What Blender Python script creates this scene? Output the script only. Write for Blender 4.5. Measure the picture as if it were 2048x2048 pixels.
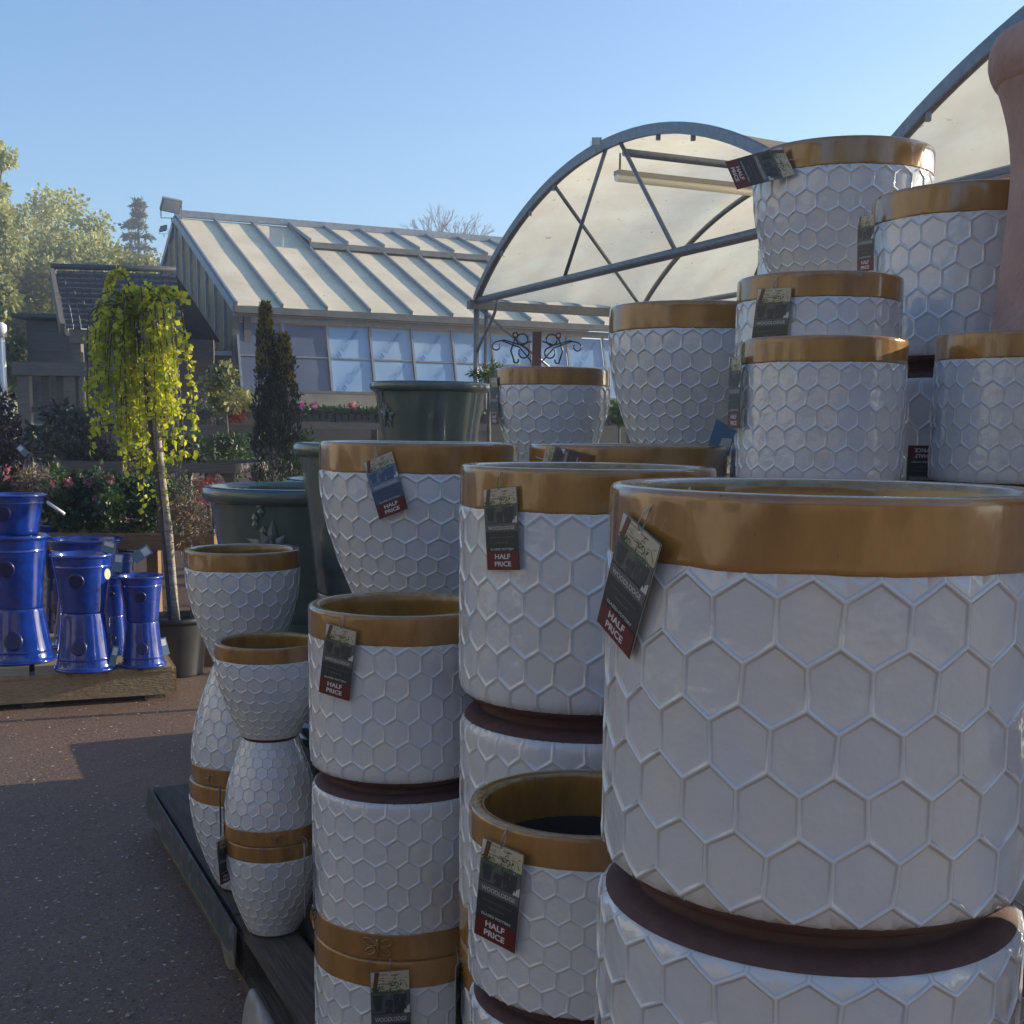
import bpy, bmesh, math, random
import numpy as np
from mathutils import Vector, Matrix, noise as mnoise

for o in list(bpy.data.objects): bpy.data.objects.remove(o, do_unlink=True)
SC = bpy.context.scene; COL = SC.collection
random.seed(7)
PI = math.pi

# ------------------------------------------------------------------ camera
F_PX = 2430.0; PITCH = math.radians(8.5); ROLL = 0.012; EYE = 1.35
CX = 1024.0; CY = 861 + F_PX*math.tan(PITCH)
fw = Vector((0, math.cos(PITCH), -math.sin(PITCH)))
r0 = Vector((1, 0, 0)); u0 = Vector((0, math.sin(PITCH), math.cos(PITCH)))
RT = r0*math.cos(ROLL) + u0*math.sin(ROLL)
UP = u0*math.cos(ROLL) - r0*math.sin(ROLL)
EP = Vector((0, 0, EYE))
cd = bpy.data.cameras.new('camera'); cam = bpy.data.objects.new('camera', cd); COL.objects.link(cam)
cam.matrix_world = Matrix(((RT.x, UP.x, -fw.x, 0), (RT.y, UP.y, -fw.y, 0), (RT.z, UP.z, -fw.z, EYE), (0, 0, 0, 1)))
cd.sensor_width = 36; cd.lens = 36*F_PX/2048; cd.shift_y = (CY-1024)/2048
cd.clip_start = .05; cd.clip_end = 2000
SC.camera = cam
SC.render.resolution_x = SC.render.resolution_y = 1024

# ------------------------------------------------------------------ light
SUN_AZ = math.radians(71); SUN_EL = math.radians(13.2)     # azimuth: clockwise from the view direction (+Y)
SKY_STRENGTH = 0.15; SUN_STRENGTH = 5.0
w = bpy.data.worlds.new('World'); SC.world = w; w.use_nodes = True
nt = w.node_tree; bg = nt.nodes['Background']; bg.inputs[1].default_value = SKY_STRENGTH
sky = nt.nodes.new('ShaderNodeTexSky'); sky.sky_type = 'NISHITA'; sky.sun_disc = False
sky.sun_elevation = SUN_EL; sky.sun_rotation = SUN_AZ; sky.air_density = 1.0; sky.dust_density = .8; sky.ozone_density = 4.0
nt.links.new(sky.outputs[0], bg.inputs[0])
sd = Vector((math.sin(SUN_AZ)*math.cos(SUN_EL), math.cos(SUN_AZ)*math.cos(SUN_EL), math.sin(SUN_EL)))
sl = bpy.data.lights.new('sun', 'SUN'); sl.energy = SUN_STRENGTH; sl.angle = math.radians(.5); sl.color = (1, .88, .68)
so = bpy.data.objects.new('sun', sl); COL.objects.link(so); so.rotation_euler = sd.to_track_quat('Z', 'Y').to_euler()
SC.view_settings.view_transform = 'Standard'; SC.view_settings.look = 'None'
SC.view_settings.exposure = 0.88; SC.view_settings.gamma = 1

# ------------------------------------------------------------------ pixel -> world, used to survey the place
def ray(u, v): return fw + RT*((u-CX)/F_PX) - UP*((v-CY)/F_PX)
def aty(u, v, Y):
    d = ray(u, v); return EP + d*(Y/d.y)
def atz(u, v, z):
    d = ray(u, v); return EP + d*((z-EYE)/d.z)
def onplane(u, v, P, n):
    d = ray(u, v); return EP + d*((P-EP).dot(n)/d.dot(n))

# ------------------------------------------------------------------ objects
def tag(o, label=None, cat=None, group=None, kind=None):
    if label: o['label'] = label
    if cat: o['category'] = cat
    if group: o['group'] = group
    if kind: o['kind'] = kind
    return o
def empty(name, loc=(0, 0, 0), rz=0, label=None, cat=None, group=None):
    o = bpy.data.objects.new(name, None); COL.objects.link(o); o.location = loc; o.rotation_euler = (0, 0, rz)
    o.empty_display_size = .1
    return tag(o, label, cat, group)
class MB:
    def __init__(s): s.v = []; s.f = []; s.m = []; s.sm = []
    def add(s, vs, fs, mi=0, smooth=False):
        b = len(s.v); s.v += [tuple(p) for p in vs]
        for f in fs: s.f.append([b+i for i in f]); s.m.append(mi); s.sm.append(smooth)
    def box(s, lo, hi, mi=0, M=None):
        x0, y0, z0 = lo; x1, y1, z1 = hi
        vs = [Vector(p) for p in ((x0,y0,z0),(x1,y0,z0),(x1,y1,z0),(x0,y1,z0),(x0,y0,z1),(x1,y0,z1),(x1,y1,z1),(x0,y1,z1))]
        if M: vs = [M @ p for p in vs]
        s.add(vs, [(0,3,2,1),(4,5,6,7),(0,1,5,4),(1,2,6,5),(2,3,7,6),(3,0,4,7)], mi)
    def obox(s, a, b, wd, ht, mi=0, up=Vector((0,0,1)), off=0):
        # bar of section wd x ht from a to b
        a = Vector(a); b = Vector(b); d = (b-a).normalized(); x = d.cross(up).normalized(); z = x.cross(d)
        q = [x*(-wd/2)+z*(-ht/2+off), x*(wd/2)+z*(-ht/2+off), x*(wd/2)+z*(ht/2+off), x*(-wd/2)+z*(ht/2+off)]
        s.add([a+p for p in q]+[b+p for p in q], [(3,2,1,0),(4,5,6,7),(0,1,5,4),(1,2,6,5),(2,3,7,6),(3,0,4,7)], mi)
    def tube(s, pts, r, n=8, mi=0, cap=True):
        pts = [Vector(p) for p in pts]; rs = r if isinstance(r, (list, tuple)) else [r]*len(pts)
        b = len(s.v); ref = None
        for i, p in enumerate(pts):
            d = (pts[min(i+1, len(pts)-1)]-pts[max(i-1, 0)]).normalized()
            if ref is None: ref = Vector((0,0,1)) if abs(d.z) < .9 else Vector((1,0,0))
            x = d.cross(ref).normalized(); y = x.cross(d).normalized(); ref = -y if False else ref
            for k in range(n):
                a = 2*PI*k/n; s.v.append(tuple(p+(x*math.cos(a)+y*math.sin(a))*rs[i]))
        for i in range(len(pts)-1):
            for k in range(n):
                k2 = (k+1) % n
                s.f.append([b+i*n+k, b+(i+1)*n+k, b+(i+1)*n+k2, b+i*n+k2]); s.m.append(mi); s.sm.append(True)
        if cap:
            s.f.append([b+k for k in range(n)]); s.m.append(mi); s.sm.append(False)
            s.f.append([b+(len(pts)-1)*n+k for k in reversed(range(n))]); s.m.append(mi); s.sm.append(False)
    def lathe(s, prof, n=64, mi=0, wob=0, seed=0):
        b = len(s.v)
        for (r, z) in prof:
            for k in range(n):
                a = 2*PI*k/n; rr = r*(1+wob*mnoise.noise((math.cos(a)*1.2+seed, math.sin(a)*1.2, z*1.5)))
                s.v.append((rr*math.cos(a), rr*math.sin(a), z))
        for i in range(len(prof)-1):
            for k in range(n):
                k2 = (k+1) % n
                s.f.append([b+i*n+k, b+i*n+k2, b+(i+1)*n+k2, b+(i+1)*n+k]); s.m.append(mi); s.sm.append(True)
    def build(s, name, mats, parent=None, **kw):
        me = bpy.data.meshes.new(name); me.from_pydata(s.v, [], s.f)
        for m in (mats if isinstance(mats, (list, tuple)) else [mats]): me.materials.append(m)
        me.polygons.foreach_set('material_index', s.m); me.polygons.foreach_set('use_smooth', s.sm); me.update()
        o = bpy.data.objects.new(name, me); COL.objects.link(o)
        if parent: o.parent = parent
        return tag(o, **kw) if kw else o
def copy_tree(o, parent=None):
    c = o.copy(); COL.objects.link(c); c.parent = parent
    for ch in list(o.children): copy_tree(ch, c)
    return c
def densify(pts, k=4):
    """Catmull-Rom through profile points"""
    out = []; P = [pts[0]]+list(pts)+[pts[-1]]
    for i in range(1, len(P)-2):
        for j in range(k):
            t = j/k; a, b, c, d = (np.array(P[i+q], float) for q in (-1, 0, 1, 2))
            out.append(tuple(.5*((2*b)+(-a+c)*t+(2*a-5*b+4*c-d)*t*t+(-a+3*b-3*c+d)*t**3)))
    out.append(tuple(pts[-1])); return out

# ------------------------------------------------------------------ materials
def M_(name, c1, c2=None, scale=5, rough=.5, bump=0, bscale=30, detail=6, coat=0, metal=0, trans=0, spec=None, stretch=None,
       speck=None, speck_scale=60, speck_th=.72, coords='Object', rough2=None, emis=0):
    m = bpy.data.materials.new(name); m.use_nodes = True; n = m.node_tree; N = n.nodes; L = n.links
    p = N['Principled BSDF']; tc = N.new('ShaderNodeTexCoord'); mp = N.new('ShaderNodeMapping'); L.new(tc.outputs[coords], mp.inputs[0])
    if stretch: mp.inputs['Scale'].default_value = stretch
    col = None
    c1 = (*c1, 1); p.inputs['Base Color'].default_value = c1
    if c2:
        nz = N.new('ShaderNodeTexNoise'); nz.inputs['Scale'].default_value = scale; nz.inputs['Detail'].default_value = detail; nz.inputs['Roughness'].default_value = .62
        L.new(mp.outputs[0], nz.inputs['Vector'])
        cr = N.new('ShaderNodeValToRGB'); cr.color_ramp.elements[0].position = .34; cr.color_ramp.elements[1].position = .66
        cr.color_ramp.elements[0].color = c1; cr.color_ramp.elements[1].color = (*c2, 1)
        L.new(nz.outputs[0], cr.inputs[0]); col = cr.outputs[0]
    if speck:
        n2 = N.new('ShaderNodeTexNoise'); n2.inputs['Scale'].default_value = speck_scale; n2.inputs['Detail'].default_value = 2
        L.new(mp.outputs[0], n2.inputs['Vector'])
        r2 = N.new('ShaderNodeValToRGB'); r2.color_ramp.elements[0].position = speck_th; r2.color_ramp.elements[1].position = min(1, speck_th+.04)
        r2.color_ramp.elements[0].color = (0,0,0,1); r2.color_ramp.elements[1].color = (1,1,1,1); L.new(n2.outputs[0], r2.inputs[0])
        mx = N.new('ShaderNodeMix'); mx.data_type = 'RGBA'; L.new(r2.outputs[0], mx.inputs[0])
        if col: L.new(col, mx.inputs[6])
        else: mx.inputs[6].default_value = c1
        mx.inputs[7].default_value = (*speck, 1); col = mx.outputs[2]
    if col: L.new(col, p.inputs['Base Color'])
    p.inputs['Roughness'].default_value = rough; p.inputs['Metallic'].default_value = metal
    if coat: p.inputs['Coat Weight'].default_value = coat; p.inputs['Coat Roughness'].default_value = .06
    if spec is not None: p.inputs['Specular IOR Level'].default_value = spec
    if bump:
        nb = N.new('ShaderNodeTexNoise'); nb.inputs['Scale'].default_value = bscale; nb.inputs['Detail'].default_value = 5
        L.new(mp.outputs[0], nb.inputs['Vector'])
        bp = N.new('ShaderNodeBump'); bp.inputs['Strength'].default_value = bump; bp.inputs['Distance'].default_value = .01
        L.new(nb.outputs[0], bp.inputs['Height']); L.new(bp.outputs[0], p.inputs['Normal'])
    if trans:
        tr = N.new('ShaderNodeBsdfTranslucent'); ms = N.new('ShaderNodeMixShader'); ms.inputs[0].default_value = trans
        if col: L.new(col, tr.inputs[0])
        else: tr.inputs[0].default_value = c1
        L.new(p.outputs[0], ms.inputs[1]); L.new(tr.outputs[0], ms.inputs[2]); L.new(ms.outputs[0], N['Material Output'].inputs[0])
    if emis: p.inputs['Emission Color'].default_value = c1; p.inputs['Emission Strength'].default_value = emis
    return m

def leafmat(name, c1, c2, trans=.35, rough=.5, attr=True):
    """leaf colour varies leaf by leaf (face attribute 'tone')"""
    m = bpy.data.materials.new(name); m.use_nodes = True; n = m.node_tree; N = n.nodes; L = n.links
    p = N['Principled BSDF']; at = N.new('ShaderNodeAttribute'); at.attribute_name = 'tone'
    mx = N.new('ShaderNodeMix'); mx.data_type = 'RGBA'; mx.inputs[6].default_value = (*c1, 1); mx.inputs[7].default_value = (*c2, 1)
    L.new(at.outputs['Fac'], mx.inputs[0]); L.new(mx.outputs[2], p.inputs['Base Color']); p.inputs['Roughness'].default_value = rough
    tr = N.new('ShaderNodeBsdfTranslucent'); ms = N.new('ShaderNodeMixShader'); ms.inputs[0].default_value = trans
    L.new(mx.outputs[2], tr.inputs[0]); L.new(p.outputs[0], ms.inputs[1]); L.new(tr.outputs[0], ms.inputs[2]); L.new(ms.outputs[0], N['Material Output'].inputs[0])
    return m

def glaze_white():
    m = bpy.data.materials.new('white_glaze'); m.use_nodes = True; n = m.node_tree; N = n.nodes; L = n.links
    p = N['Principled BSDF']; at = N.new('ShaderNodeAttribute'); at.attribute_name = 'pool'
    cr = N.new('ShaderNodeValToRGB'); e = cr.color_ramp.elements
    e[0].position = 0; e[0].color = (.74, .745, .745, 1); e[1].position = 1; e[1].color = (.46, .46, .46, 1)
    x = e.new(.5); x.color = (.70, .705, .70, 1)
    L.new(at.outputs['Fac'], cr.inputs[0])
    tc = N.new('ShaderNodeTexCoord'); nz = N.new('ShaderNodeTexNoise'); nz.inputs['Scale'].default_value = 2.2; nz.inputs['Detail'].default_value = 5
    L.new(tc.outputs['Object'], nz.inputs['Vector'])
    r1 = N.new('ShaderNodeValToRGB'); r1.color_ramp.elements[0].position = .35; r1.color_ramp.elements[1].position = .7
    r1.color_ramp.elements[0].color = (.90, .93, 1, 1); r1.color_ramp.elements[1].color = (1, .97, .91, 1); L.new(nz.outputs[0], r1.inputs[0])
    mx = N.new('ShaderNodeMix'); mx.data_type = 'RGBA'; mx.blend_type = 'MULTIPLY'; mx.inputs[0].default_value = 1
    L.new(cr.outputs[0], mx.inputs[6]); L.new(r1.outputs[0], mx.inputs[7])
    sp = N.new('ShaderNodeTexNoise'); sp.inputs['Scale'].default_value = 22; sp.inputs['Detail'].default_value = 1; L.new(tc.outputs['Object'], sp.inputs['Vector'])
    r2 = N.new('ShaderNodeValToRGB'); r2.color_ramp.elements[0].position = .88; r2.color_ramp.elements[1].position = .90; L.new(sp.outputs[0], r2.inputs[0])
    m2 = N.new('ShaderNodeMix'); m2.data_type = 'RGBA'; L.new(r2.outputs[0], m2.inputs[0]); L.new(mx.outputs[2], m2.inputs[6]); m2.inputs[7].default_value = (.12, .08, .05, 1)
    L.new(m2.outputs[2], p.inputs['Base Color'])
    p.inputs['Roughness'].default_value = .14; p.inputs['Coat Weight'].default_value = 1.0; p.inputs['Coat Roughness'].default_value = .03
    nb = N.new('ShaderNodeTexNoise'); nb.inputs['Scale'].default_value = 5.5; nb.inputs['Detail'].default_value = 3; L.new(tc.outputs['Object'], nb.inputs['Vector'])
    n3 = N.new('ShaderNodeTexNoise'); n3.inputs['Scale'].default_value = 60; n3.inputs['Detail'].default_value = 2; L.new(tc.outputs['Object'], n3.inputs['Vector'])
    ad = N.new('ShaderNodeMath'); ad.operation = 'MULTIPLY_ADD'; ad.inputs[1].default_value = .04; L.new(n3.outputs[0], ad.inputs[0]); L.new(nb.outputs[0], ad.inputs[2])
    bp = N.new('ShaderNodeBump'); bp.inputs['Strength'].default_value = .22; bp.inputs['Distance'].default_value = .012
    L.new(ad.outputs[0], bp.inputs['Height']); L.new(bp.outputs[0], p.inputs['Normal']); L.new(bp.outputs[0], p.inputs['Coat Normal'])
    return m
WHITE = glaze_white()
OCHRE = M_('ochre_glaze', (.42, .21, .050), (.27, .125, .030), scale=3.2, rough=.16, coat=.9, bump=.22, bscale=6, stretch=(1, 1, .45), detail=9, speck=(.16, .08, .03), speck_scale=46, speck_th=.74)
OCHRE_LIP = M_('worn_highlit_ochre_edge', (.40, .31, .16), (.26, .15, .05), scale=9, rough=.25, coat=.5)  # wear plus rim reflection, both put into the paler colour
TERRA = M_('dark_terracotta', (.125, .062, .055), (.085, .045, .042), scale=7, rough=.8, bump=.15, bscale=40)
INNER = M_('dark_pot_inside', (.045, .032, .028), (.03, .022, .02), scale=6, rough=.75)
BLUE = M_('cobalt_glaze', (.007, .042, .32), (.004, .022, .19), scale=3, rough=.12, coat=.8, bump=.1, bscale=5)
BLUE_LIP = M_('pale_blue_edge', (.05, .10, .36), (.02, .05, .25), scale=9, rough=.2, coat=.6)
BLUE_DK = M_('dark_medallion', (.006, .014, .12), (.012, .012, .07), scale=9, rough=.3)
GREEN = M_('green_grey_glaze', (.115, .145, .120), (.075, .105, .090), scale=2, rough=.25, coat=.6, bump=.12, bscale=5)
GREEN_LIP = M_('pale_green_edge', (.16, .22, .19), (.09, .13, .11), scale=5, rough=.25, coat=.6)
EMB = M_('relief_green_glaze', (.17, .21, .18), (.11, .145, .125), scale=4, rough=.3, coat=.4)
PINK = M_('pink_terracotta', (.50, .32, .265), (.40, .245, .20), scale=9, rough=.8, bump=.35, bscale=60)
def wood(name, a, b, **k): return M_(name, a, b, scale=6, rough=k.get('rough', .8), bump=.5, bscale=9, stretch=k.get('stretch', (1, 12, 12)), detail=8)
W_DARK = wood('weathered_dark_wood', (.070, .052, .040), (.130, .102, .080))
W_GREY = wood('weathered_grey_wood', (.12, .11, .10), (.19, .17, .15))
W_PALE = wood('pale_pine', (.34, .26, .15), (.24, .175, .10))
W_TAN = wood('tan_crate_wood', (.26, .15, .065), (.17, .10, .045))
METAL = M_('galvanised_steel', (.20, .215, .23), (.14, .15, .165), scale=20, rough=.45, metal=.7)
GUTTER = M_('grey_gutter', (.19, .19, .18), (.13, .13, .125), scale=8, rough=.6)
ALU = M_('dull_aluminium', (.33, .35, .38), (.25, .27, .30), scale=12, rough=.45, metal=.3)
BLACK = M_('black_plastic', (.018, .018, .02), (.03, .03, .032), scale=9, rough=.45)
IRON = M_('black_iron', (.012, .012, .014), rough=.4)
CREAM = M_('cream_roof_sheet', (.82, .70, .49), (.68, .57, .38), scale=1.4, rough=.55, detail=8, speck=(.30, .26, .18), speck_scale=14, speck_th=.70)
FABRIC = M_('translucent_canopy', (1.0, .90, .66), (.90, .76, .53), scale=2.4, rough=.7, detail=10, trans=.85, speck=(.62, .55, .42), speck_scale=14, speck_th=.70, bump=.6, bscale=2.2)
PAPER = M_('white_card', (.72, .72, .72), rough=.4)

# ------------------------------------------------------------------ ground
def terrain(x, y):
    t = min(max((y-7.6)/5.4, 0), 1); t = t*t*(3-2*t)
    return .8*t
def make_ground():
    xs = sorted(set([-100, -60, -30, -18]+[-12+.5*i for i in range(57)]+[20, 30, 60, 100]))
    ys = sorted(set([-30, -20, -12]+[-8+.5*i for i in range(81)]+[36, 45, 60, 100, 140]))
    mb = MB(); vs = [(x, y, terrain(x, y)) for y in ys for x in xs]; nx = len(xs)
    mb.add(vs, [(j*nx+i, j*nx+i+1, (j+1)*nx+i+1, (j+1)*nx+i) for j in range(len(ys)-1) for i in range(nx-1)], 0, True)
    m = bpy.data.materials.new('brown_yard_concrete'); m.use_nodes = True; n = m.node_tree; N = n.nodes; L = n.links
    p = N['Principled BSDF']; tc = N.new('ShaderNodeTexCoord')
    def nz(sc, det, vec=None, rough=.6):
        q = N.new('ShaderNodeTexNoise'); q.inputs['Scale'].default_value = sc; q.inputs['Detail'].default_value = det; q.inputs['Roughness'].default_value = rough
        L.new(vec or tc.outputs['Object'], q.inputs['Vector']); return q.outputs[0]
    def ramp(x, a, b, ca, cb):
        q = N.new('ShaderNodeValToRGB'); q.color_ramp.elements[0].position = a; q.color_ramp.elements[1].position = b
        q.color_ramp.elements[0].color = (*ca, 1); q.color_ramp.elements[1].color = (*cb, 1); L.new(x, q.inputs[0]); return q.outputs[0]
    def mix(f, a, b, bt='MIX'):
        q = N.new('ShaderNodeMix'); q.data_type = 'RGBA'; q.blend_type = bt
        if isinstance(f, float): q.inputs[0].default_value = f
        else: L.new(f, q.inputs[0])
        L.new(a, q.inputs[6])
        if isinstance(b, tuple): q.inputs[7].default_value = (*b, 1)
        else: L.new(b, q.inputs[7])
        return q.outputs[2]
    c = ramp(nz(.9, 8), .33, .68, (.205, .112, .070), (.135, .082, .054))
    c = mix(ramp(nz(38, 4), .42, .68, (0, 0, 0), (1, 1, 1)), c, (.17, .125, .095))
    c = mix(ramp(nz(75, 3), .60, .64, (0, 0, 0), (1, 1, 1)), c, (.035, .026, .022))
    c = mix(ramp(nz(110, 2), .64, .67, (0, 0, 0), (1, 1, 1)), c, (.36, .30, .26))
    mp = N.new('ShaderNodeMapping'); mp.inputs['Rotation'].default_value = (0, 0, math.radians(24)); L.new(tc.outputs['Object'], mp.inputs[0])
    wv = N.new('ShaderNodeTexWave'); wv.inputs['Scale'].default_value = 1.7; wv.inputs['Distortion'].default_value = 2.5; wv.inputs['Detail'].default_value = 3; wv.inputs['Detail Scale'].default_value = 2
    L.new(mp.outputs[0], wv.inputs['Vector'])
    c = mix(ramp(wv.outputs[1], .0, .10, (.55, .55, .55), (1, 1, 1)), c, c)
    q = N.new('ShaderNodeMix'); q.data_type = 'RGBA'; q.blend_type = 'MULTIPLY'; q.inputs[0].default_value = .22
    L.new(c, q.inputs[6]); L.new(ramp(wv.outputs[1], .0, .14, (.62, .62, .62), (1, 1, 1)), q.inputs[7]); c = q.outputs[2]
    L.new(c, p.inputs['Base Color']); p.inputs['Roughness'].default_value = .62
    hs = N.new('ShaderNodeMath'); hs.operation = 'ADD'; L.new(nz(60, 6), hs.inputs[0]); L.new(ramp(wv.outputs[1], 0, .14, (0,0,0), (.06,.06,.06)), hs.inputs[1])
    bp = N.new('ShaderNodeBump'); bp.inputs['Strength'].default_value = .6; bp.inputs['Distance'].default_value = .006
    L.new(hs.outputs[0], bp.inputs['Height']); L.new(bp.outputs[0], p.inputs['Normal'])
    g = mb.build('ground', m); g['kind'] = 'structure'
make_ground()
# fallen petals and chips: nobody could count them
def petals():
    mb = MB(); rnd = random.Random(3)
    for i in range(2600):
        Y = 2.4+rnd.random()**1.3*4.6; X = -Y*.45+rnd.random()*Y*.42+rnd.uniform(-.1, .1)
        s = rnd.uniform(.003, .0105); a = rnd.uniform(0, PI); c, d = math.cos(a)*s, math.sin(a)*s*.8; t = rnd.uniform(.3, .7)
        z = .004+rnd.random()*.002
        mb.add([(X-c, Y-d, z), (X+d*t, Y-c*t, z+rnd.uniform(0, .003)), (X+c, Y+d, z+.001), (X-d*t, Y+c*t, z+rnd.uniform(0, .003))], [(0,1,2,3)], rnd.choice((0, 0, 1, 2)))
    mb.build('fallen_petals', [M_('petal_pale', (.55, .42, .37), rough=.7), M_('petal_brown', (.16, .10, .07), rough=.8), M_('petal_grey', (.26, .23, .22), rough=.8)],
             kind='stuff', label='pale fallen petals and chips scattered over the brown yard floor', cat='petals')
petals()

# ------------------------------------------------------------------ honeycomb pots
def hex_body(prof, ncol, krow, name, near=False, hr=.05):
    """prof: list of (r,z) from base of glaze to band. Honeycomb cells wrap it; ridges are real relief."""
    P = np.array(densify(prof, 10)); seg = np.linalg.norm(np.diff(P, axis=0), axis=1)
    rm = .5*(P[1:, 0]+P[:-1, 0]); dw = seg/(2*PI*rm/ncol); W = np.concatenate([[0], np.cumsum(dw)]); WT = W[-1]
    T = np.gradient(P, axis=0); T /= np.linalg.norm(T, axis=1)[:, None]+1e-9; NR = np.stack([T[:, 1], -T[:, 0]], 1)
    a = .57735*krow/.866; b = a/2; pitch = a+b
    rings = ([(1., 1., .0), (.970, .88, .15), (.935, .40, .75), (.905, .05, .75), (.865, 0., .5), (.45, 0., .5)] if near else
             [(1., 1., 1.0), (.968, .90, .35), (.915, .50, .0), (.870, .08, .35), (.82, 0., .5), (.775, 0., .5), (.45, 0., .5)])
    corners = [(0, a), (.5, b), (.5, -b), (0, -a), (-.5, -b), (-.5, b)]
    ringpts = []
    for i in range(6):
        p, q = corners[i], corners[(i+1) % 6]
        for t in (0, .5): ringpts.append((p[0]+(q[0]-p[0])*t, p[1]+(q[1]-p[1])*t))
    n = len(ringpts); V = []; Fc = []; A = []
    off = WT - a*1.0 + .02            # first full row hangs under the band
    rows = int(WT/pitch)+3
    for j in range(-1, rows):
        cw = off-j*pitch-(a*.15)
        if cw < -a or cw > WT+a: continue
        for i in range(ncol):
            cu = i+(.5 if j % 2 else 0); base = len(V)
            jit = [random.uniform(-1, 1)*.006 for _ in range(2)]
            for q, h, pl in rings:
                for (x, y) in ringpts:
                    V.append((cu+x*q, cw+y*q, h, pl))
            V.append((cu, cw, 0, .5))
            for k in range(len(rings)-1):
                for m in range(n):
                    m2 = (m+1) % n
                    Fc.append((base+k*n+m, base+(k+1)*n+m, base+(k+1)*n+m2, base+k*n+m2))
            c = base+len(rings)*n
            for m in range(n): Fc.append((base+(len(rings)-1)*n+m, c, base+(len(rings)-1)*n+(m+1) % n))
    V = np.array(V); wv = np.clip(V[:, 1], 0, WT); edge = np.minimum(WT-wv, wv)
    fade = np.clip(edge/.07, 0, 1); fade = fade*fade*(3-2*fade)
    r = np.interp(wv, W, P[:, 0]); z = np.interp(wv, W, P[:, 1]); nr = np.interp(wv, W, NR[:, 0]); nz = np.interp(wv, W, NR[:, 1])
    cell = 2*PI*r/ncol; h = V[:, 2]*hr*cell*fade
    th = V[:, 0]*2*PI/ncol
    # hand made: lines wander a little, wall slightly out of round
    wb = np.array([mnoise.noise(Vector((math.cos(t)*3, math.sin(t)*3, zz*3))) for t, zz in zip(th, z)])
    wb2 = np.array([mnoise.noise(Vector((math.cos(t)*3+9, math.sin(t)*3, zz*3))) for t, zz in zip(th, z)])
    th = th+wb2*.022*fade; z = z+wb*.012*fade
    R = r+h*nr; Z = z+h*nz
    co = np.stack([R*np.cos(th), R*np.sin(th), Z], 1)
    me = bpy.data.meshes.new(name); me.from_pydata(co.tolist(), [], Fc)
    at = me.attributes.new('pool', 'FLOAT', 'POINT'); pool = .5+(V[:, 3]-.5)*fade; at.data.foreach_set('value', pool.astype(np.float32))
    bm = bmesh.new(); bm.from_mesh(me); bmesh.ops.remove_doubles(bm, verts=bm.verts, dist=.0022)
    bmesh.ops.dissolve_degenerate(bm, edges=bm.edges, dist=.0005)
    bmesh.ops.recalc_face_normals(bm, faces=bm.faces)
    # make sure normals point outward
    s = sum((f.normal.x*f.calc_center_median().x+f.normal.y*f.calc_center_median().y) for f in bm.faces[:400]) if hasattr(bm.faces, 'ensure_lookup_table') and (bm.faces.ensure_lookup_table() or True) else 1
    if s < 0: bmesh.ops.reverse_faces(bm, faces=bm.faces)
    for f in bm.faces: f.smooth = True
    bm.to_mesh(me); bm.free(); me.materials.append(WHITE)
    return me
CYL_H = 1.74; BOWL_H = 1.86
def pot_proto(kind, ncol):
    nm = f'{kind}{ncol}'
    if kind == 'cyl':
        H = CYL_H
        prof = [(.972, .098), (.986, .105), (.996, .122), (1, .155), (1, .22), (1, .5), (1, 1.0), (1, H-.285)]
        foot = [(0, .004), (.2, .002), (.77, 0), (.81, .006), (.835, .032), (.87, .038), (.92, .052), (.96, .080), (.974, .098)]
        krow = .94
    else:
        H = BOWL_H
        prof = [(.555+.445*math.sin(PI/2*t), .03+(H-.315)*t) for t in [i/10 for i in range(11)]]
        foot = [(0, .002), (.2, .002), (.50, 0), (.535, .005), (.55, .02), (.557, .032)]
        krow = .86
    body = hex_body(prof, ncol, krow, 'body', ncol == 24, .046 if kind == 'cyl' else .060)
    mb = MB(); band = [(1.0, H-.290), (1.006, H-.283), (1.008, H-.268), (1.008, H-.15), (1.007, H-.05), (1.003, H-.02), (.992, H-.004)]
    lip = [(.992, H-.004), (.975, H+.001), (.955, H+.002)]
    top = [(.955, H+.002), (.91, H-.001), (.89, H-.008)]
    lip2 = [(.89, H-.008), (.878, H-.02), (.87, H-.04)]
    inn = [(.87, H-.04), (.868, H-.25), (.862, H-.45)]
    for pr, mi in ((densify(band, 3), 0), (densify(lip, 3), 1), (densify(top, 2), 0), (densify(lip2, 3), 1), (densify(inn, 2), 0)): mb.lathe(pr, 96, mi)
    for i, v in enumerate(mb.v):
        if v[2] < H-.26:
            a = math.atan2(v[1], v[0]); mb.v[i] = (v[0], v[1], v[2]+.010*mnoise.noise(Vector((math.cos(a)*2.5, math.sin(a)*2.5, ncol)))+.004*mnoise.noise(Vector((math.cos(a)*12, math.sin(a)*12, ncol)))) if v[2] > H-.32 else v
    bo = mb.build('rim_band', [OCHRE, OCHRE_LIP])
    bmj = bmesh.new(); bmj.from_mesh(bo.data); bmesh.ops.remove_doubles(bmj, verts=bmj.verts, dist=.0005); bmj.to_mesh(bo.data); bmj.free()
    band_me = bo.data; bpy.data.objects.remove(bo)
    mf = MB(); mf.lathe(densify(foot, 3), 72, 0)
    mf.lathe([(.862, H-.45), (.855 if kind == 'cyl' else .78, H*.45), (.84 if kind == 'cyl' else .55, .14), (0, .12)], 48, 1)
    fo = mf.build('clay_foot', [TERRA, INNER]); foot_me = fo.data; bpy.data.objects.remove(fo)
    return dict(body=body, rim_band=band_me, clay_foot=foot_me, H=H)
PROTO = {(k_, n_): pot_proto(k_, n_) for k_, n_ in (('cyl', 24), ('cyl', 26), ('cyl', 28), ('bowl', 22), ('bowl', 26), ('bowl', 28))}
GRP = 'white honeycomb planters with ochre rims stacked on the pallets'
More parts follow.
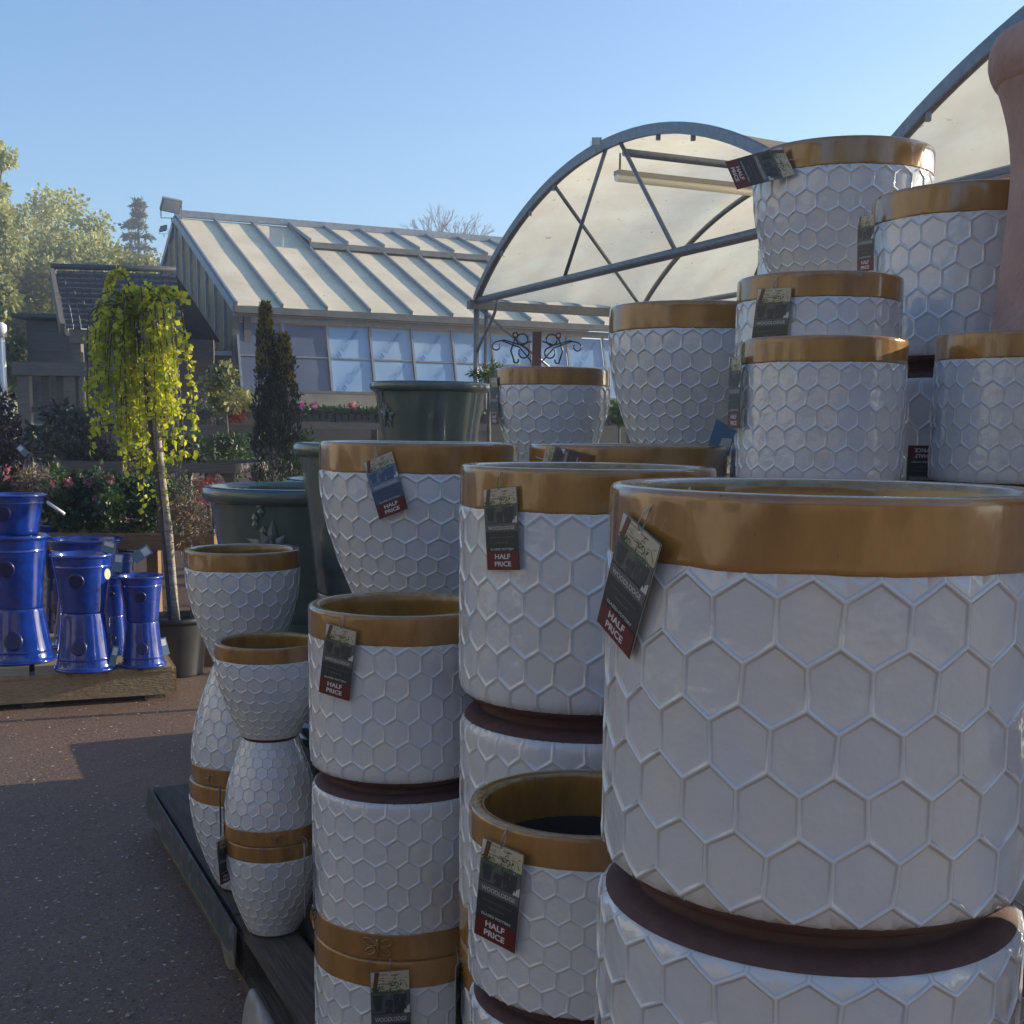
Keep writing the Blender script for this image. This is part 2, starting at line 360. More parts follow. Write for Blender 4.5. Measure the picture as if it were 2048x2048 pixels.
POTS = {}
def honey_pot(x, y, zbase, R, H, kind, ncol, label, inverted=False, rz=0, key=None, lean=(0, 0)):
    pr = PROTO[(kind, ncol)]
    e = empty('honeycomb_planter', (x, y, zbase), 0, label, 'planter', GRP)
    e.scale = (R, R, H/pr['H'])
    if inverted: e.location.z = zbase+H; e.rotation_euler = (PI, 0, rz)
    else: e.rotation_euler = (lean[0], lean[1], rz)
    for k in ('body', 'rim_band', 'clay_foot'):
        o = bpy.data.objects.new(k, pr[k]); COL.objects.link(o); o.parent = e
    if key: POTS[key] = dict(e=e, x=x, y=y, R=R, z0=zbase, z1=zbase+H, kind=kind, inv=inverted)
    return e
PAL_Z = .144
def cyl_fit(u, v, rpx, Y):
    """axis position and radius of an upright round thing from its two silhouette edges"""
    a, b = ray(u-rpx, v), ray(u+rpx, v); ta, tb = math.atan2(a.x, a.y), math.atan2(b.x, b.y); th, al = (ta+tb)/2, (tb-ta)/2
    P = aty(u, v, Y); P.x = Y*math.tan(th); return P, Y/math.cos(th)*math.sin(al)
def stack(key, kind, ncol, u, v, rpx, Y, hr, labels, base=PAL_Z, rz=None, rkey=None, jit=.004, rscale=None):
    """labels from the top pot down; even ones upright, odd ones inverted"""
    P, R = cyl_fit(u, v, rpx, Y); H = hr*R*1.02
    n = len(labels); rest = (P.z-H-base)/max(n-1, 1)
    rnd = random.Random(hash(key) % 1000 if False else sum(map(ord, key)))
    z = P.z-H
    honey_pot(P.x, P.y, z, R, H, kind, ncol, labels[0], False, rnd.uniform(0, 6) if rz is None else rz, key+'0')
    for i in range(1, n):
        hh = rest; z -= hh; rr = R*(rscale[i-1] if rscale else 1)
        honey_pot(P.x+rnd.uniform(-jit, jit), P.y+rnd.uniform(-jit, jit), z, rr, hh-.0005, kind, ncol, labels[i], i % 2 == 1, rnd.uniform(0, 6), key+str(i))
    return P, R

stack('G', 'cyl', 24, 1672, 972, 450, 1.222, 1.835, [
    'largest nearest white honeycomb pot with wide ochre rim and tilted sale tag',
    'upturned white honeycomb pot directly under the largest nearest pot, dark clay base showing',
    'lowest white honeycomb pot of the nearest stack, standing on the pallet'], rz=1.02)
stack('S', 'cyl', 28, 1174, 1601, 234, 1.53, 1.575, [
    'open white honeycomb pot low in front, its dark empty inside showing',
    'upturned white honeycomb pot with dark clay base under the low open front pot',
    'bottom white honeycomb pot under the low open front pot'])
stack('C', 'cyl', 26, 1177, 931, 255, 1.90, 1.86, [
    'big white honeycomb pot with upright sale tag, left of the nearest largest pot',
    'upturned big white honeycomb pot behind the low open front pot',
    'bottom big white honeycomb pot behind the low open front pot'])
stack('T', 'cyl', 26, 802, 1206, 185, 2.15, 1.816, [
    'medium white honeycomb pot with open ochre rim, top of the left straight stack',
    'upturned medium white honeycomb pot with dragonfly relief on its ochre band',
    'bottom medium white honeycomb pot with sale tag cut by the lower photo edge'])
stack('A', 'bowl', 22, 536, 1280, 108, 2.816, 1.80, [
    'smallest round honeycomb bowl pot, top of the front left stack',
    'small upturned dome honeycomb pot in the middle of the front left stack',
    'small round honeycomb pot standing on the pallet under the small dome'], rscale=(.90, .89), jit=.001)
stack('B', 'bowl', 22, 484, 1097, 115, 3.114, 2.01, [
    'round honeycomb bowl pot, top of the farther left stack beside the green pot',
    'upturned honeycomb bowl pot, mostly hidden behind the small front left stack',
    'round honeycomb bowl pot at the pallet corner, bottom of the farther left stack'], rscale=(.97, 1.02))
stack('K', 'bowl', 26, 838, 884, 199, 2.72, 1.80, [
    'wide honeycomb bowl pot with blue-washed tilted sale tag below the green pot',
    'upturned wide bowl pot under the one with the blue-washed tag',
    'bottom wide bowl pot under the one with the blue-washed tag'])
stack('P', 'cyl', 26, 1257, 889, 197, 2.5, 1.74, [
    'honeycomb pot just showing its ochre rim with a sideways tag behind the big left pot',
    'upturned honeycomb pot behind the big left pot',
    'lowest honeycomb pot behind the big left pot'])
stack('L', 'bowl', 22, 1106, 739, 115, 3.25, 1.86, [
    'small bowl pot with ochre rim right of the green pot, side-on tag at its left',
    'upturned small bowl pot beneath the one right of the green pot',
    'third small bowl pot down beneath the one right of the green pot',
    'fourth small bowl pot down beneath the one right of the green pot',
    'lowest small bowl pot beneath the one right of the green pot'])
stack('M', 'bowl', 28, 1388, 617, 168, 2.95, 1.95, [
    'tall round bowl pot with flat ochre rim, left of the tall back stacks',
    'upturned bowl pot below the tall round bowl',
    'third bowl pot down below the tall round bowl',
    'lowest bowl pot below the tall round bowl'])
stack('H', 'cyl', 26, 1650, 682, 168, 2.12, 1.78, [
    'straight honeycomb pot standing just behind the rim of the largest pot',
    'upturned straight pot below the one behind the largest pot rim',
    'third straight pot down behind the largest pot',
    'fourth straight pot down behind the largest pot',
    'lowest straight pot behind the largest pot'])
stack('I', 'cyl', 26, 1642, 561, 166, 2.5, 1.74, [
    'honeycomb pot with square dark tag on its rim, second from the sky at right',
    'upturned pot below the one with the square dark tag',
    'third pot down below the one with the square dark tag',
    'fourth pot down below the one with the square dark tag',
    'lowest pot below the one with the square dark tag'])
stack('J', 'bowl', 26, 1690, 311, 180, 3.3, 1.86, [
    'topmost honeycomb pot against the sky with a sideways flying sale tag',
    'upturned pot below the topmost one against the sky',
    'third pot down below the topmost one against the sky',
    'lowest pot below the topmost one against the sky'])
stack('Q', 'cyl', 26, 1952, 397, 207, 2.8, 1.70, [
    'high honeycomb pot at the right beside the pink clay urn',
    'upturned pot in shadow under the high right pot, dark clay base showing',
    'third pot down under the high right pot',
    'lowest pot under the high right pot'])
stack('N', 'cyl', 26, 2048, 672, 175, 2.15, 1.86, [
    'honeycomb pot with chipped ochre glaze cut by the right photo edge',
    'upturned pot below the one with the chipped ochre glaze',
    'third pot down below the one with the chipped ochre glaze',
    'fourth pot down below the one with the chipped ochre glaze',
    'lowest pot below the one with the chipped ochre glaze'])

# unseen stacks added right and behind to keep the low sun off the display
def shade_stack(x, y, R, n, top, lab):
    H = (top-PAL_Z)/n
    for i in range(n): honey_pot(x, y, PAL_Z+H*i, R, H-.0005, 'cyl', 26, lab, i % 2 == 1, i*1.3)
shade_stack(.95, 1.54, .22, 4, 1.85, 'pots of an added shade stack outside the right photo edge, beside the nearest pot')
shade_stack(1.35, 1.95, .22, 5, 2.0, 'pots of an added shade stack outside the right photo edge, beside the clay urn')
shade_stack(1.72, 2.75, .24, 5, 2.2, 'pots of an added shade stack outside the right photo edge, beyond the clay urn')
shade_stack(1.52, 3.55, .24, 5, 2.05, 'pots of an added shade stack hidden behind the high right pot')
shade_stack(1.50, 4.4, .26, 5, 2.15, 'pots of an added shade stack hidden behind the topmost pot, far right')
shade_stack(1.22, 5.0, .25, 5, 2.15, 'pots of an added shade stack hidden behind the topmost pot')
shade_stack(1.02, 1.10, .20, 4, 1.8, 'pots of an added shade stack outside the lower right photo corner')

# dragonfly relief on ochre bands
def dragonfly(key, az, zc, size, parent):
    p = POTS[key]; mb = MB(); R = p['R']*1.008
    def place(a, h, lift): # a,h metres along the wall
        t = az+a/R; return Vector((p['x']+(R+lift)*math.sin(t), p['y']-(R+lift)*math.cos(t), zc+h))
    r = size*.035
    for sx in (-1, 1):
        for sz, ln in ((1, .95), (-1, .8)):
            pts = []
            for k in range(17):
                t = 2*PI*k/16; x = sx*(.12+.5*ln*(1-math.cos(t))*.5*1.6); z = sz*(.10+.06*(1-math.cos(t)))+.13*math.sin(t)*sz
                pts.append(place(x*size*.6, z*size, .0008))
            mb.tube(pts, r, 6)
    mb.tube([place(0, size*t, .001+.002*math.sin(PI*(t+.3)/.8 if -.3 < t < .5 else 0)) for t in (-.35, -.2, -.05, .1, .22, .32)], [r*.8, r, r*1.4, r*1.8, r*1.6, r*1.2], 8)
    o = mb.build('dragonfly_relief', [OCHRE]); o.parent = p['e']
    bpy.context.view_layer.update(); o.matrix_parent_inverse = p['e'].matrix_world.inverted()
for key, az, sz in (('T1', -.18, .05), ('T1', -1.35, .05), ('A1', .30, .028), ('B1', -.5, .03)):
    dragonfly(key, az, POTS[key]['z0']+.16*POTS[key]['R'], sz, None)

# ------------------------------------------------------------------ green pots
def lathe_obj(name, prof, mat, parent, n=80, wob=.004, seed=0, k=4):
    mb = MB(); mb.lathe(densify(prof, k), n, 0, wob, seed); return mb.build(name, mat, parent)
def green_pot(u, v, rpx, Y, hr, label, base_inv=None, emblem=None, seed=0):
    P, R = cyl_fit(u, v, rpx, Y); H = hr*R; z0 = P.z-H
    def make(zb, inv, lab, H):
        e = empty('green_planter', (P.x, P.y, zb+(H if inv else 0)), 0, lab, 'planter', 'green glazed planters behind the honeycomb pots')
        e.scale = (R, R, R)
        if inv: e.rotation_euler = (PI, 0, 0)
        h = H/R
        lathe_obj('body', [(0, .02), (.6, .01), (.70, .0), (.73, .02), (.745, .06), (.80, h*.4), (.88, h*.75), (.915, h-.17), (.925, h-.155)], GREEN, e, seed=seed)
        lathe_obj('rolled_rim', [(.92, h-.16), (.945, h-.15), (.985, h-.12), (1, h-.075), (.99, h-.025), (.96, h), (.92, h), (.885, h-.03), (.875, h-.08), (.86, h-.3), (.78, h*.4), (.7, .12), (0, .08)], GREEN, e, seed=seed)
        mb = MB(); mb.lathe([(.972, h+.0015), (.95, h+.006), (.925, h+.003)], 80, 0); mb.build('worn_lip', GREEN_LIP, e)
        return e, h
    e, h = make(z0, False, label, H)
    if base_inv:
        z = z0; n = len(base_inv); hh = (z0-PAL_Z)/n
        for i, lab in enumerate(base_inv): z -= hh; make(z, i % 2 == 0, lab, hh-.0005)
    if emblem is not None:
        mb = MB(); az, ss = emblem; rr = random.Random(seed)
        def pl(a, z, lift=.0):
            rad = .80+(.12)*(z/h-.4)/.5+.004+lift; t = az+a; return Vector((rad*math.sin(t), -rad*math.cos(t), z))
        zc = h*.60
        for k in range(10):                  # petals / wings radiating
            a = 2*PI*k/10+.2; L = (.20 if k % 2 else .27)*ss; wd = .05*ss
            d = (math.cos(a), math.sin(a)); pr = (-d[1], d[0]); c = pl(0, zc)
            pts = [(d[0]*.04*ss, d[1]*.04*ss), (d[0]*L*.55+pr[0]*wd, d[1]*L*.55+pr[1]*wd), (d[0]*L, d[1]*L), (d[0]*L*.55-pr[0]*wd, d[1]*L*.55-pr[1]*wd)]
            vs = [pl(x, zc+y, .012) for x, y in pts]+[pl(d[0]*L*.5, zc+d[1]*L*.5, .035)]
            mb.add(vs, [(0, 1, 4), (1, 2, 4), (2, 3, 4), (3, 0, 4)], 0, False)
        for k in range(7):                   # sprig
            x = -.1*ss+rr.uniform(-.05, .05); z = zc+(.12+.05*k)*ss; s_ = .035*ss
            vs = [pl(x-s_, z, .01), pl(x, z+s_*1.4, .012), pl(x+s_, z, .01), pl(x, z-s_, .012), pl(x, z, .03)]
            mb.add(vs, [(0, 1, 4), (1, 2, 4), (2, 3, 4), (3, 0, 4)])
        mb.tube([pl(0, zc-.1*ss, .03), pl(0, zc, .05), pl(.02, zc+.1*ss, .03)], [.01, .03, .015], 8)
        mb.build('butterfly_relief', EMB, e)
    return P, R
green_pot(860, 766, 121, 3.9, 1.40, 'small green-grey pot with raised butterfly at its left, highest of the green pots',
          ['upturned green pot under the small butterfly pot', 'green pot second below the small butterfly pot', 'green pot at the bottom below the small butterfly pot'], (-.88, .9), 1)
green_pot(597, 972, 195, 3.9, 1.55, 'big green-grey pot with butterfly relief behind the left honeycomb stacks', ['upturned green pot under the big green pot with butterfly relief'], (-.16, 1.25), 2)
green_pot(755, 887, 170, 3.3, 1.75, 'green pot mostly hidden behind the wide bowl with the blue-washed tag', ['upturned green pot whose sloping side shows left of the wide bowl', 'lowest green pot behind the wide bowl'], None, 3)
green_pot(735, 957, 172, 4.62, 1.45, 'green pot whose pale rim peeps over the big green pot', ['upturned green pot beneath the one peeping over the big green pot'], None, 4)

# ------------------------------------------------------------------ pink urn
def urn():
    P = aty(2192, 112, 2.42); s = (P-EP).dot(fw)/F_PX; R = 200*s
    e = empty('clay_urn', (P.x, P.y, 0), 0, 'tall pink terracotta urn with thick rolled rim at the right photo edge', 'urn')
    zt = P.z
    def z(v): return aty(2192, v, 2.42).z
    rim = [(R*.90, z(62)), (R*.96, z(68)), (R*1.0, z(90)), (R*1.005, z(118)), (R*.985, z(138)), (R*.94, z(158)), (R*.90, z(168))]
    lathe_obj('rolled_rim', [(R*.78, z(85)), (R*.84, z(66))]+rim, PINK, e, seed=3, wob=.012)
    lathe_obj('body', [(R*.905, z(166)), (R*.84, z(205)), (R*.77, z(260)), (R*.725, z(330)), (R*.725, z(400)), (R*.75, z(500)), (R*.79, z(620)), (R*.86, z(780)), (R*.72, 1.0), (R*.58, .72), (R*.60, .70)], PINK, e, seed=5, wob=.015)
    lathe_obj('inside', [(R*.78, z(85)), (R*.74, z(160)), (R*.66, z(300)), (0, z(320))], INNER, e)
    pl = MB(); pl.lathe([(0, .70), (R*.75, .70), (R*.8, .69), (R*.8, .60), (R*.7, .58), (R*.65, .2), (R*.85, .17), (R*.85, PAL_Z), (0, PAL_Z)], 48, 0); pl.build('pedestal', PINK, e)
urn()

# ------------------------------------------------------------------ pallets under the honeycomb pots
d1 = Vector((.434, -.901, 0)); d2 = Vector((.901, .434, 0)); O = Vector((-1.21, 3.97, 0))
def make_pallet(label):
    e = empty('wooden_pallet', (0, 0, 0), 0, label, 'pallet', 'wooden pallets under the planters')
    rnd = random.Random(5)
    for k in range(7):                       # top boards run along local x (d1)
        mb = MB(); y0 = .004+k*.143; wd = .118
        z1 = PAL_Z-.0005-rnd.uniform(0, .003)
        mb.box((.0, y0, z1-.02), (1.19, y0+wd, z1)); mb.build('deck_board', W_DARK, e)
    for k in range(3):
        mb = MB(); x0 = .0+k*.545; mb.box((x0+.004, .002, .100), (x0+.096, .975, .1195)); mb.build('cross_board', W_DARK, e)
        for j in range(3):
            mb = MB(); mb.box((x0+.004, .004+j*.435, .0205), (x0+.096, .10+j*.435, .0995)); mb.build('block', W_DARK, e)
    for j in range(3):
        mb = MB(); mb.box((0, .002+j*.436, .0), (1.19, .1+j*.436, .02)); mb.build('runner', W_DARK, e)
    return e
pal0 = make_pallet('dark weathered pallet with its bare corner showing at the left stacks')
ang = math.atan2(d1.y, d1.x)
plab = {(0, 1): 'dark pallet hidden under the green pots', (0, 2): 'dark pallet behind under the topmost pot', (1, 0): 'dark pallet edge showing below the left straight stack',
        (1, 1): 'dark pallet under the middle back pots', (1, 2): 'dark pallet under the tall right stacks', (2, 0): 'dark pallet under the nearest large pots', (2, 1): 'dark pallet under the pots behind the largest one',
        (2, 2): 'dark pallet right of the largest pot stack', (-1, 1): 'dark pallet farthest back under a green pot'}
def put_pallet(e, i, j):
    e.location = O+d1*(i*1.2)+d2*(j*1.0 if i >= 0 else .45); e.rotation_euler = (0, 0, ang)   # x -> d1, y -> d2
put_pallet(pal0, 0, 0)
for (i, j), lab in plab.items():
    c = copy_tree(pal0); c['label'] = lab; put_pallet(c, i, j)

# slate-blue strip board leaning on the pallet side
def strip_board():
    e = empty('strip_sign', (0, 0, 0), 0, 'long weathered slate strip board leaning on the left pallet side', 'sign board')
    a = O+d1*.02-d2*.012; b = O+d1*1.30-d2*.012
    nrm = -d2
    A, B = a+Vector((0, 0, .158)), b+Vector((0, 0, .150)); C, D = b-d2*.006+Vector((0, 0, .078)), a-d2*.010+Vector((0, 0, .075))
    mb = MB(); rnd = random.Random(4); n = 26; vs = []; 
    for k in range(n+1):
        t = k/n; p = A.lerp(B, t); q = D.lerp(C, t)+Vector((0, 0, rnd.uniform(-.006, .006)))
        if k in (0, n): q = q.lerp(p, .25)
        for s, z in ((0, 0), (1, 0)): pass
        th = nrm*.006
        vs += [p+th, q+th, q+th*.4-Vector((0, 0, .012+rnd.uniform(0, .006)+(.035 if k > n-3 else 0))), p]
    fs = []
    for k in range(n):
        b0 = 4*k
        for i in range(4): fs.append((b0+i, b0+(i+1) % 4, b0+4+(i+1) % 4, b0+4+i))
    mats = []
    mb.add(vs, [], 0)
    for i, f_ in enumerate(fs): mb.f.append(list(f_)); mb.m.append(1 if i % 4 == 1 else 0); mb.sm.append(False)
    mb.f.append([0, 1, 2, 3]); mb.m.append(1); mb.sm.append(False); mb.f.append([4*n+3, 4*n+2, 4*n+1, 4*n]); mb.m.append(1); mb.sm.append(False)
    mb.build('board', [M_('slate_paint', (.050, .062, .066), (.078, .088, .09), scale=20, rough=.5, bump=.3, bscale=25, speck=(.13, .15, .16), speck_scale=26, speck_th=.60), M_('raw_broken_edge', (.24, .22, .15), (.16, .145, .11), scale=30, rough=.9, bump=.6, bscale=60)], e)
strip_board()
# curled white strap at the front edge
def strap():
    mb = MB(); P = atz(490, 2048, .16); base = O+d1*1.62-d2*.055; n = 22; vs = []; 
    for k in range(n+1):
        t = k/n; a = PI*(t*1.15-.08); c = base+d2*(.05*math.cos(a)*1.0)+Vector((0, 0, .03+.20*math.sin(a)*.8))-d1*.0
        c = base-d2*(.032*math.cos(a))+Vector((0, 0, .02+.125*max(math.sin(a), 0)))+d1*.03*math.cos(a)
        vs += [c, c+d1*.19]
    fs = [(2*k, 2*k+1, 2*k+3, 2*k+2) for k in range(n)]
    mb.add(vs, fs, 0, True)
    o = mb.build('curled_strap', M_('white_plastic', (.42, .40, .38), (.26, .22, .19), scale=14, rough=.35), label='curled white plastic strip standing up between pallet boards at the bottom edge', cat='strap')
    sm = o.modifiers.new('thick', 'SOLIDIFY'); sm.thickness = .004
strap()

# ------------------------------------------------------------------ lettering
_tc = {}
def text_geo(s, bold=0.0):
    """flat lettering as (verts, faces), unit cap height, centred on 0"""
    if (s, bold) in _tc: return _tc[(s, bold)]
    cu = bpy.data.curves.new('lettering', 'FONT'); cu.body = s; cu.align_x = 'CENTER'; cu.align_y = 'CENTER'; cu.resolution_u = 3; cu.offset = bold
    ob = bpy.data.objects.new('lettering_tmp', cu); COL.objects.link(ob)
    me = bpy.data.meshes.new_from_object(ob.evaluated_get(bpy.context.evaluated_depsgraph_get()))
    vs = [tuple(v.co) for v in me.vertices]; fs = [list(p.vertices) for p in me.polygons]
    bpy.data.objects.remove(ob); bpy.data.curves.remove(cu); bpy.data.meshes.remove(me)
    xs = [v[0] for v in vs]; ys = [v[1] for v in vs]; cx = (min(xs)+max(xs))/2; cy = (min(ys)+max(ys))/2; hh = max(ys)-min(ys)
    vs = [((v[0]-cx)/hh, (v[1]-cy)/hh) for v in vs]; wd = (max(xs)-min(xs))/hh
    _tc[(s, bold)] = (vs, fs, wd); return _tc[(s, bold)]

TAGM = [M_('tag_slate', (.022, .030, .034), (.03, .036, .038), scale=3, rough=.35), M_('tag_cream_wall', (.50, .45, .32), rough=.4), M_('tag_leaf', (.035, .09, .015), rough=.4),
        M_('tag_leaf_light', (.26, .34, .08), rough=.4), M_('tag_white', (.55, .56, .52), rough=.4), M_('tag_dark_pot', (.035, .042, .048), rough=.4), M_('tag_brown', (.12, .055, .03), rough=.4), M_('tag_grey', (.10, .105, .10), rough=.4)]
TAG_RED = M_('tag_red', (.115, .012, .012), rough=.35)
TAG_TXT = M_('tag_lettering', (.62, .62, .62), rough=.4); TAG_DIM = M_('tag_dim_lettering', (.16, .18, .18), rough=.4)
TAG_EDGE = M_('tag_card_edge', (.38, .38, .36), rough=.5)
TAG_BLUE = [M_('tag_blue_slate', (.05, .085, .15), rough=.4)]+TAGM[1:2]+[M_('tag_blue_leaf', (.06, .12, .12), rough=.4), M_('tag_blue_light', (.16, .25, .24), rough=.4), TAGM[4], M_('tag_blue_pot', (.06, .11, .22), rough=.4), TAGM[6], M_('tag_blue_grey', (.16, .22, .32), rough=.4)]
AS = 2.42
def ux_(a, b): return (a-b).normalized()
def make_tag(corners, label, back=False, palette=None, curl=.0):
    TL, TR, BR, BL = [Vector(c) for c in corners]
    nrm = (TR-TL).cross(BL-TL).normalized()
    if nrm.dot(EP-TL) < 0 and not back: nrm = -nrm
    wid = (TR-TL).length; hei = (BL-TL).length
    def S(x, y, l=0):
        p = TL.lerp(TR, x).lerp(BL.lerp(BR, x), y)
        return p+nrm*(l+curl*wid*(4*(y-.5)**2-0.3*0)*.5)
    top = TL.lerp(TR, .5)
    e = empty('hang_tag', top, 0, label, 'price tag', 'hanging price tags on the planters')
    def done(mb, name, mats):
        mb.v = [tuple(Vector(p)-top) for p in mb.v]; return mb.build(name, mats, e)
    NY = 10
    mb = MB(); vs = []
    for k in range(NY+1):
        y = k/NY
        for x, l in ((0, 0), (1, 0), (1, -.0009), (0, -.0009)): vs.append(S(x, y, l))
    fs = []; ms = []
    for k in range(NY):
        for i in range(4): fs.append((4*k+i, 4*k+(i+1) % 4, 4*k+4+(i+1) % 4, 4*k+4+i)); ms.append(0 if i == 0 else 1)
    mb.add(vs, []); 
    for f_, m_ in zip(fs, ms): mb.f.append(list(f_)); mb.m.append(m_); mb.sm.append(False)
    mb.f.append([0, 1, 2, 3]); mb.m.append(1); mb.sm.append(False); mb.f.append([4*NY, 4*NY+1, 4*NY+2, 4*NY+3]); mb.m.append(1); mb.sm.append(False)
    done(mb, 'card', [TAGM[0], TAG_EDGE])
    pal = palette or TAGM
    rnd = random.Random(11); pic = MB(); lay = [0]
    def poly(pts, mi):
        lay[0] += 1; l = .0002+lay[0]*.0000035
        pic.add([S(x, y, l) for x, y in pts], [tuple(range(len(pts)))], mi)
    def rect(x0, y0, x1, y1, mi):
        k = max(1, int((y1-y0)*NY*2)); lay[0] += 1; l = .0002+lay[0]*.0000035
        for i in range(k):
            a, b = y0+(y1-y0)*i/k, y0+(y1-y0)*(i+1)/k
            pic.add([S(x0, a, l), S(x1, a, l), S(x1, b, l), S(x0, b, l)], [(0, 1, 2, 3)], mi)
    if palette: rect(.01, .43, .99, .77, 0)
    rect(.01, .005, .99, .42, 1); 
    for i in range(26):                     # stone courses
        x = rnd.uniform(.15, .75); y = .02+.2*rnd.random(); poly([(x, y), (x+rnd.uniform(.08, .2), y), (x+.1, y+.006), (x, y+.005)], 6)
    rect(.02, .01, .10, .10, 4); poly([(.12, .01), (.24, .01), (.16, .2), (.05, .2)], 6)
    rect(.01, .20, .99, .42, 7)
    for i in range(60):                     # bush at right
        x = rnd.gauss(.70, .16); y = .05+abs(rnd.gauss(.10, .08)); s = rnd.uniform(.03, .07); a = rnd.uniform(0, PI)
        if .03 < x < .95: poly([(x-s*math.cos(a), y-s*math.sin(a)/AS), (x+s*.3, y+s*.2/AS), (x+s*math.cos(a), y+s*math.sin(a)/AS), (x-s*.3, y-s*.2/AS)], rnd.choice((2, 2, 3, 4)) if x > .8 else rnd.choice((2, 2, 3)))
    for i in range(26):
        x = rnd.gauss(.22, .1); y = rnd.gauss(.20, .03); s = rnd.uniform(.03, .07); a = rnd.uniform(0, PI)
        if .04 < x < .9: poly([(x-s*math.cos(a), y-s*math.sin(a)/AS), (x+s*.3, y+s*.2/AS), (x+s*math.cos(a), y+s*math.sin(a)/AS), (x-s*.3, y-s*.2/AS)], 2)
    for (a, b, c, d) in ((.06, .24, .32, .40), (.34, .29, .58, .43), (.56, .24, .92, .42)):
        poly([(a, b), (c, b), (c-.05, d), (a+.05, d)], 5)
    poly([(.86, .39), (.99, .34), (.99, .45), (.82, .45)], 4)
    for i in range(14):
        x = rnd.uniform(.05, .9); y = rnd.uniform(.22, .40); s = .03; poly([(x, y), (x+s, y+.01), (x+s*.6, y+.035), (x-.01, y+.03)], rnd.choice((7, 5, 2)))
    rect(.01, .43, .99, .53, 7)
    done(pic, 'photo_print', pal)
    rp = MB(); L2 = .0006
    for i in range(4):
        a, b = .785+.21*i/4, .785+.21*(i+1)/4; rp.add([S(.01, a, L2), S(.99, a, L2), S(.99, b, L2), S(.01, b, L2)], [(0, 1, 2, 3)])
    done(rp, 'sale_panel', TAG_RED)
    def lines(name, items, mat):
        t = MB()
        for s, y, h, wmax, bold in items:
            vs, fs, wd = text_geo(s, bold); hx = h*AS                 # height in tag-width units
            k = min(hx, wmax/wd); kx = wmax/wd if wmax/wd < hx*1.3 else hx
            t.add([S(.5+x*kx, y-yy*h, .0009) for x, yy in vs], fs)
        done(t, name, mat)
    lines('lettering', [('WOODLODGE', .485, .042, .80, 0), ('GLAZED POTTERY', .745, .026, .72, .01), ('HALF', .835, .062, .70, .03), ('PRICE', .925, .062, .74, .03)], TAG_TXT)
    lines('small_lettering', [('GUARANTEED FROSTPROOF', .60, .016, .72, 0), ('PREMIUM', .665, .020, .36, 0)], TAG_DIM)
    tw = MB(); up_ = (TL-BL).normalized(); c0 = S(.5, .03, .0012)-top
    tw.tube([c0, c0+up_*.008+nrm*.004, c0+up_*.020+nrm*.002+ux_(TR, TL)*.003, c0+up_*.026-nrm*.006, c0+up_*.012-nrm*.004, c0-nrm*.002], .0007, 5); tw.build('twine', TAG_EDGE, e)
    hp = MB(); c = S(.5, .03, .0009); ux = (TR-TL).normalized()*wid*.035; uy = (BL-TL).normalized()*wid*.035
    hp.add([c+ux*math.cos(2*PI*k/10)+uy*math.sin(2*PI*k/10) for k in range(10)], [tuple(range(10))]); done(hp, 'punch_hole', PAPER)
    return e
def tag_on(key, quad, label, az=None, off=.004, **k):
    """card hanging flat against the pot: its plane touches the wall where the card hangs"""
    p = POTS[key]; u = sum(q[0] for q in quad)/4; v = sum(q[1] for q in quad)/4
    C = Vector((p['x'], p['y'], 0))
    if az is None:
        d = ray(u, v); D = Vector((d.x, d.y)); Cc = Vector((p['x'], p['y'])); tt = Cc.dot(D)/D.dot(D); m = Cc-D*tt; h = m.length
        RR = p['R']+off; h = min(h, RR*.97); s = math.sqrt(RR*RR-h*h)/D.length; hit = D*(tt-s); nn = (hit-Cc); n = Vector((nn.x, nn.y, 0)).normalized()
    else: n = Vector((math.sin(az), -math.cos(az), 0))
    P0 = C+n*(p['R']*1.008+.0055)+Vector((0, 0, 1))
    return make_tag([onplane(a, b, P0, n) for a, b in quad], label, **k)
tag_on('G0', [(1247,1022),(1322,1090),(1258,1318),(1194,1242)], 'largest tilted sale tag on the left of the nearest big pot')
tag_on('C0', [(966,979),(1033,972),(1040,1140),(975,1140)], 'upright sale tag on the big pot beside the nearest largest pot')
tag_on('K0', [(726,925),(784,901.5),(816,1017),(759,1039)], 'blue-washed sale tag tilted on the wide bowl pot', palette=TAG_BLUE)
tag_on('T0', [(652.5,1246),(713,1263),(698.5,1402.5),(637,1384)], 'sale tag on the medium pot at the top of the left straight stack')
tag_on('S0', [(965,1674),(1048,1710),(1029,1907.5),(948,1865.5)], 'sale tag on the open dark pot low in front')
tag_on('T2', [(739.6,1944.5),(818.7,1938.5),(824,2135),(746,2142)], 'tag cut by the bottom photo edge on the lowest medium pot')
tag_on('P0', [(1078,948),(1094,888),(1182,911),(1166,969)], 'sideways tag on the rim behind the big left pot')
tag_on('J0', [(1564,292),(1591,349),(1474,379),(1450,323.6)], 'sideways sale tag sticking out against the sky from the topmost pot', az=-.55, off=.01)
tag_on('I0', [(1515.7,577),(1583.8,574),(1570,716),(1498,722)], 'square looking tag half hidden behind a rim among the right stacks')
def tag_edge(u, v, Y, yaw, tilt, label, wd=.05, roll=0, up=1):
    P = aty(u, v, Y); x = Vector((math.cos(yaw), math.sin(yaw), 0)); dn = Vector((0, 0, -up))*wd*AS
    x = x*math.cos(roll)+Vector((0, 0, up*math.sin(roll)))*1; dn = dn+Vector((math.cos(yaw), math.sin(yaw), 0))*tilt*wd*AS
    make_tag([P-x*wd/2-dn/2, P+x*wd/2-dn/2, P+x*wd/2+dn/2, P-x*wd/2+dn/2], label)
tag_edge(988, 802, 3.21, math.radians(-66), .10, 'narrow side-on tag left of the small bowl pot by the green pot')
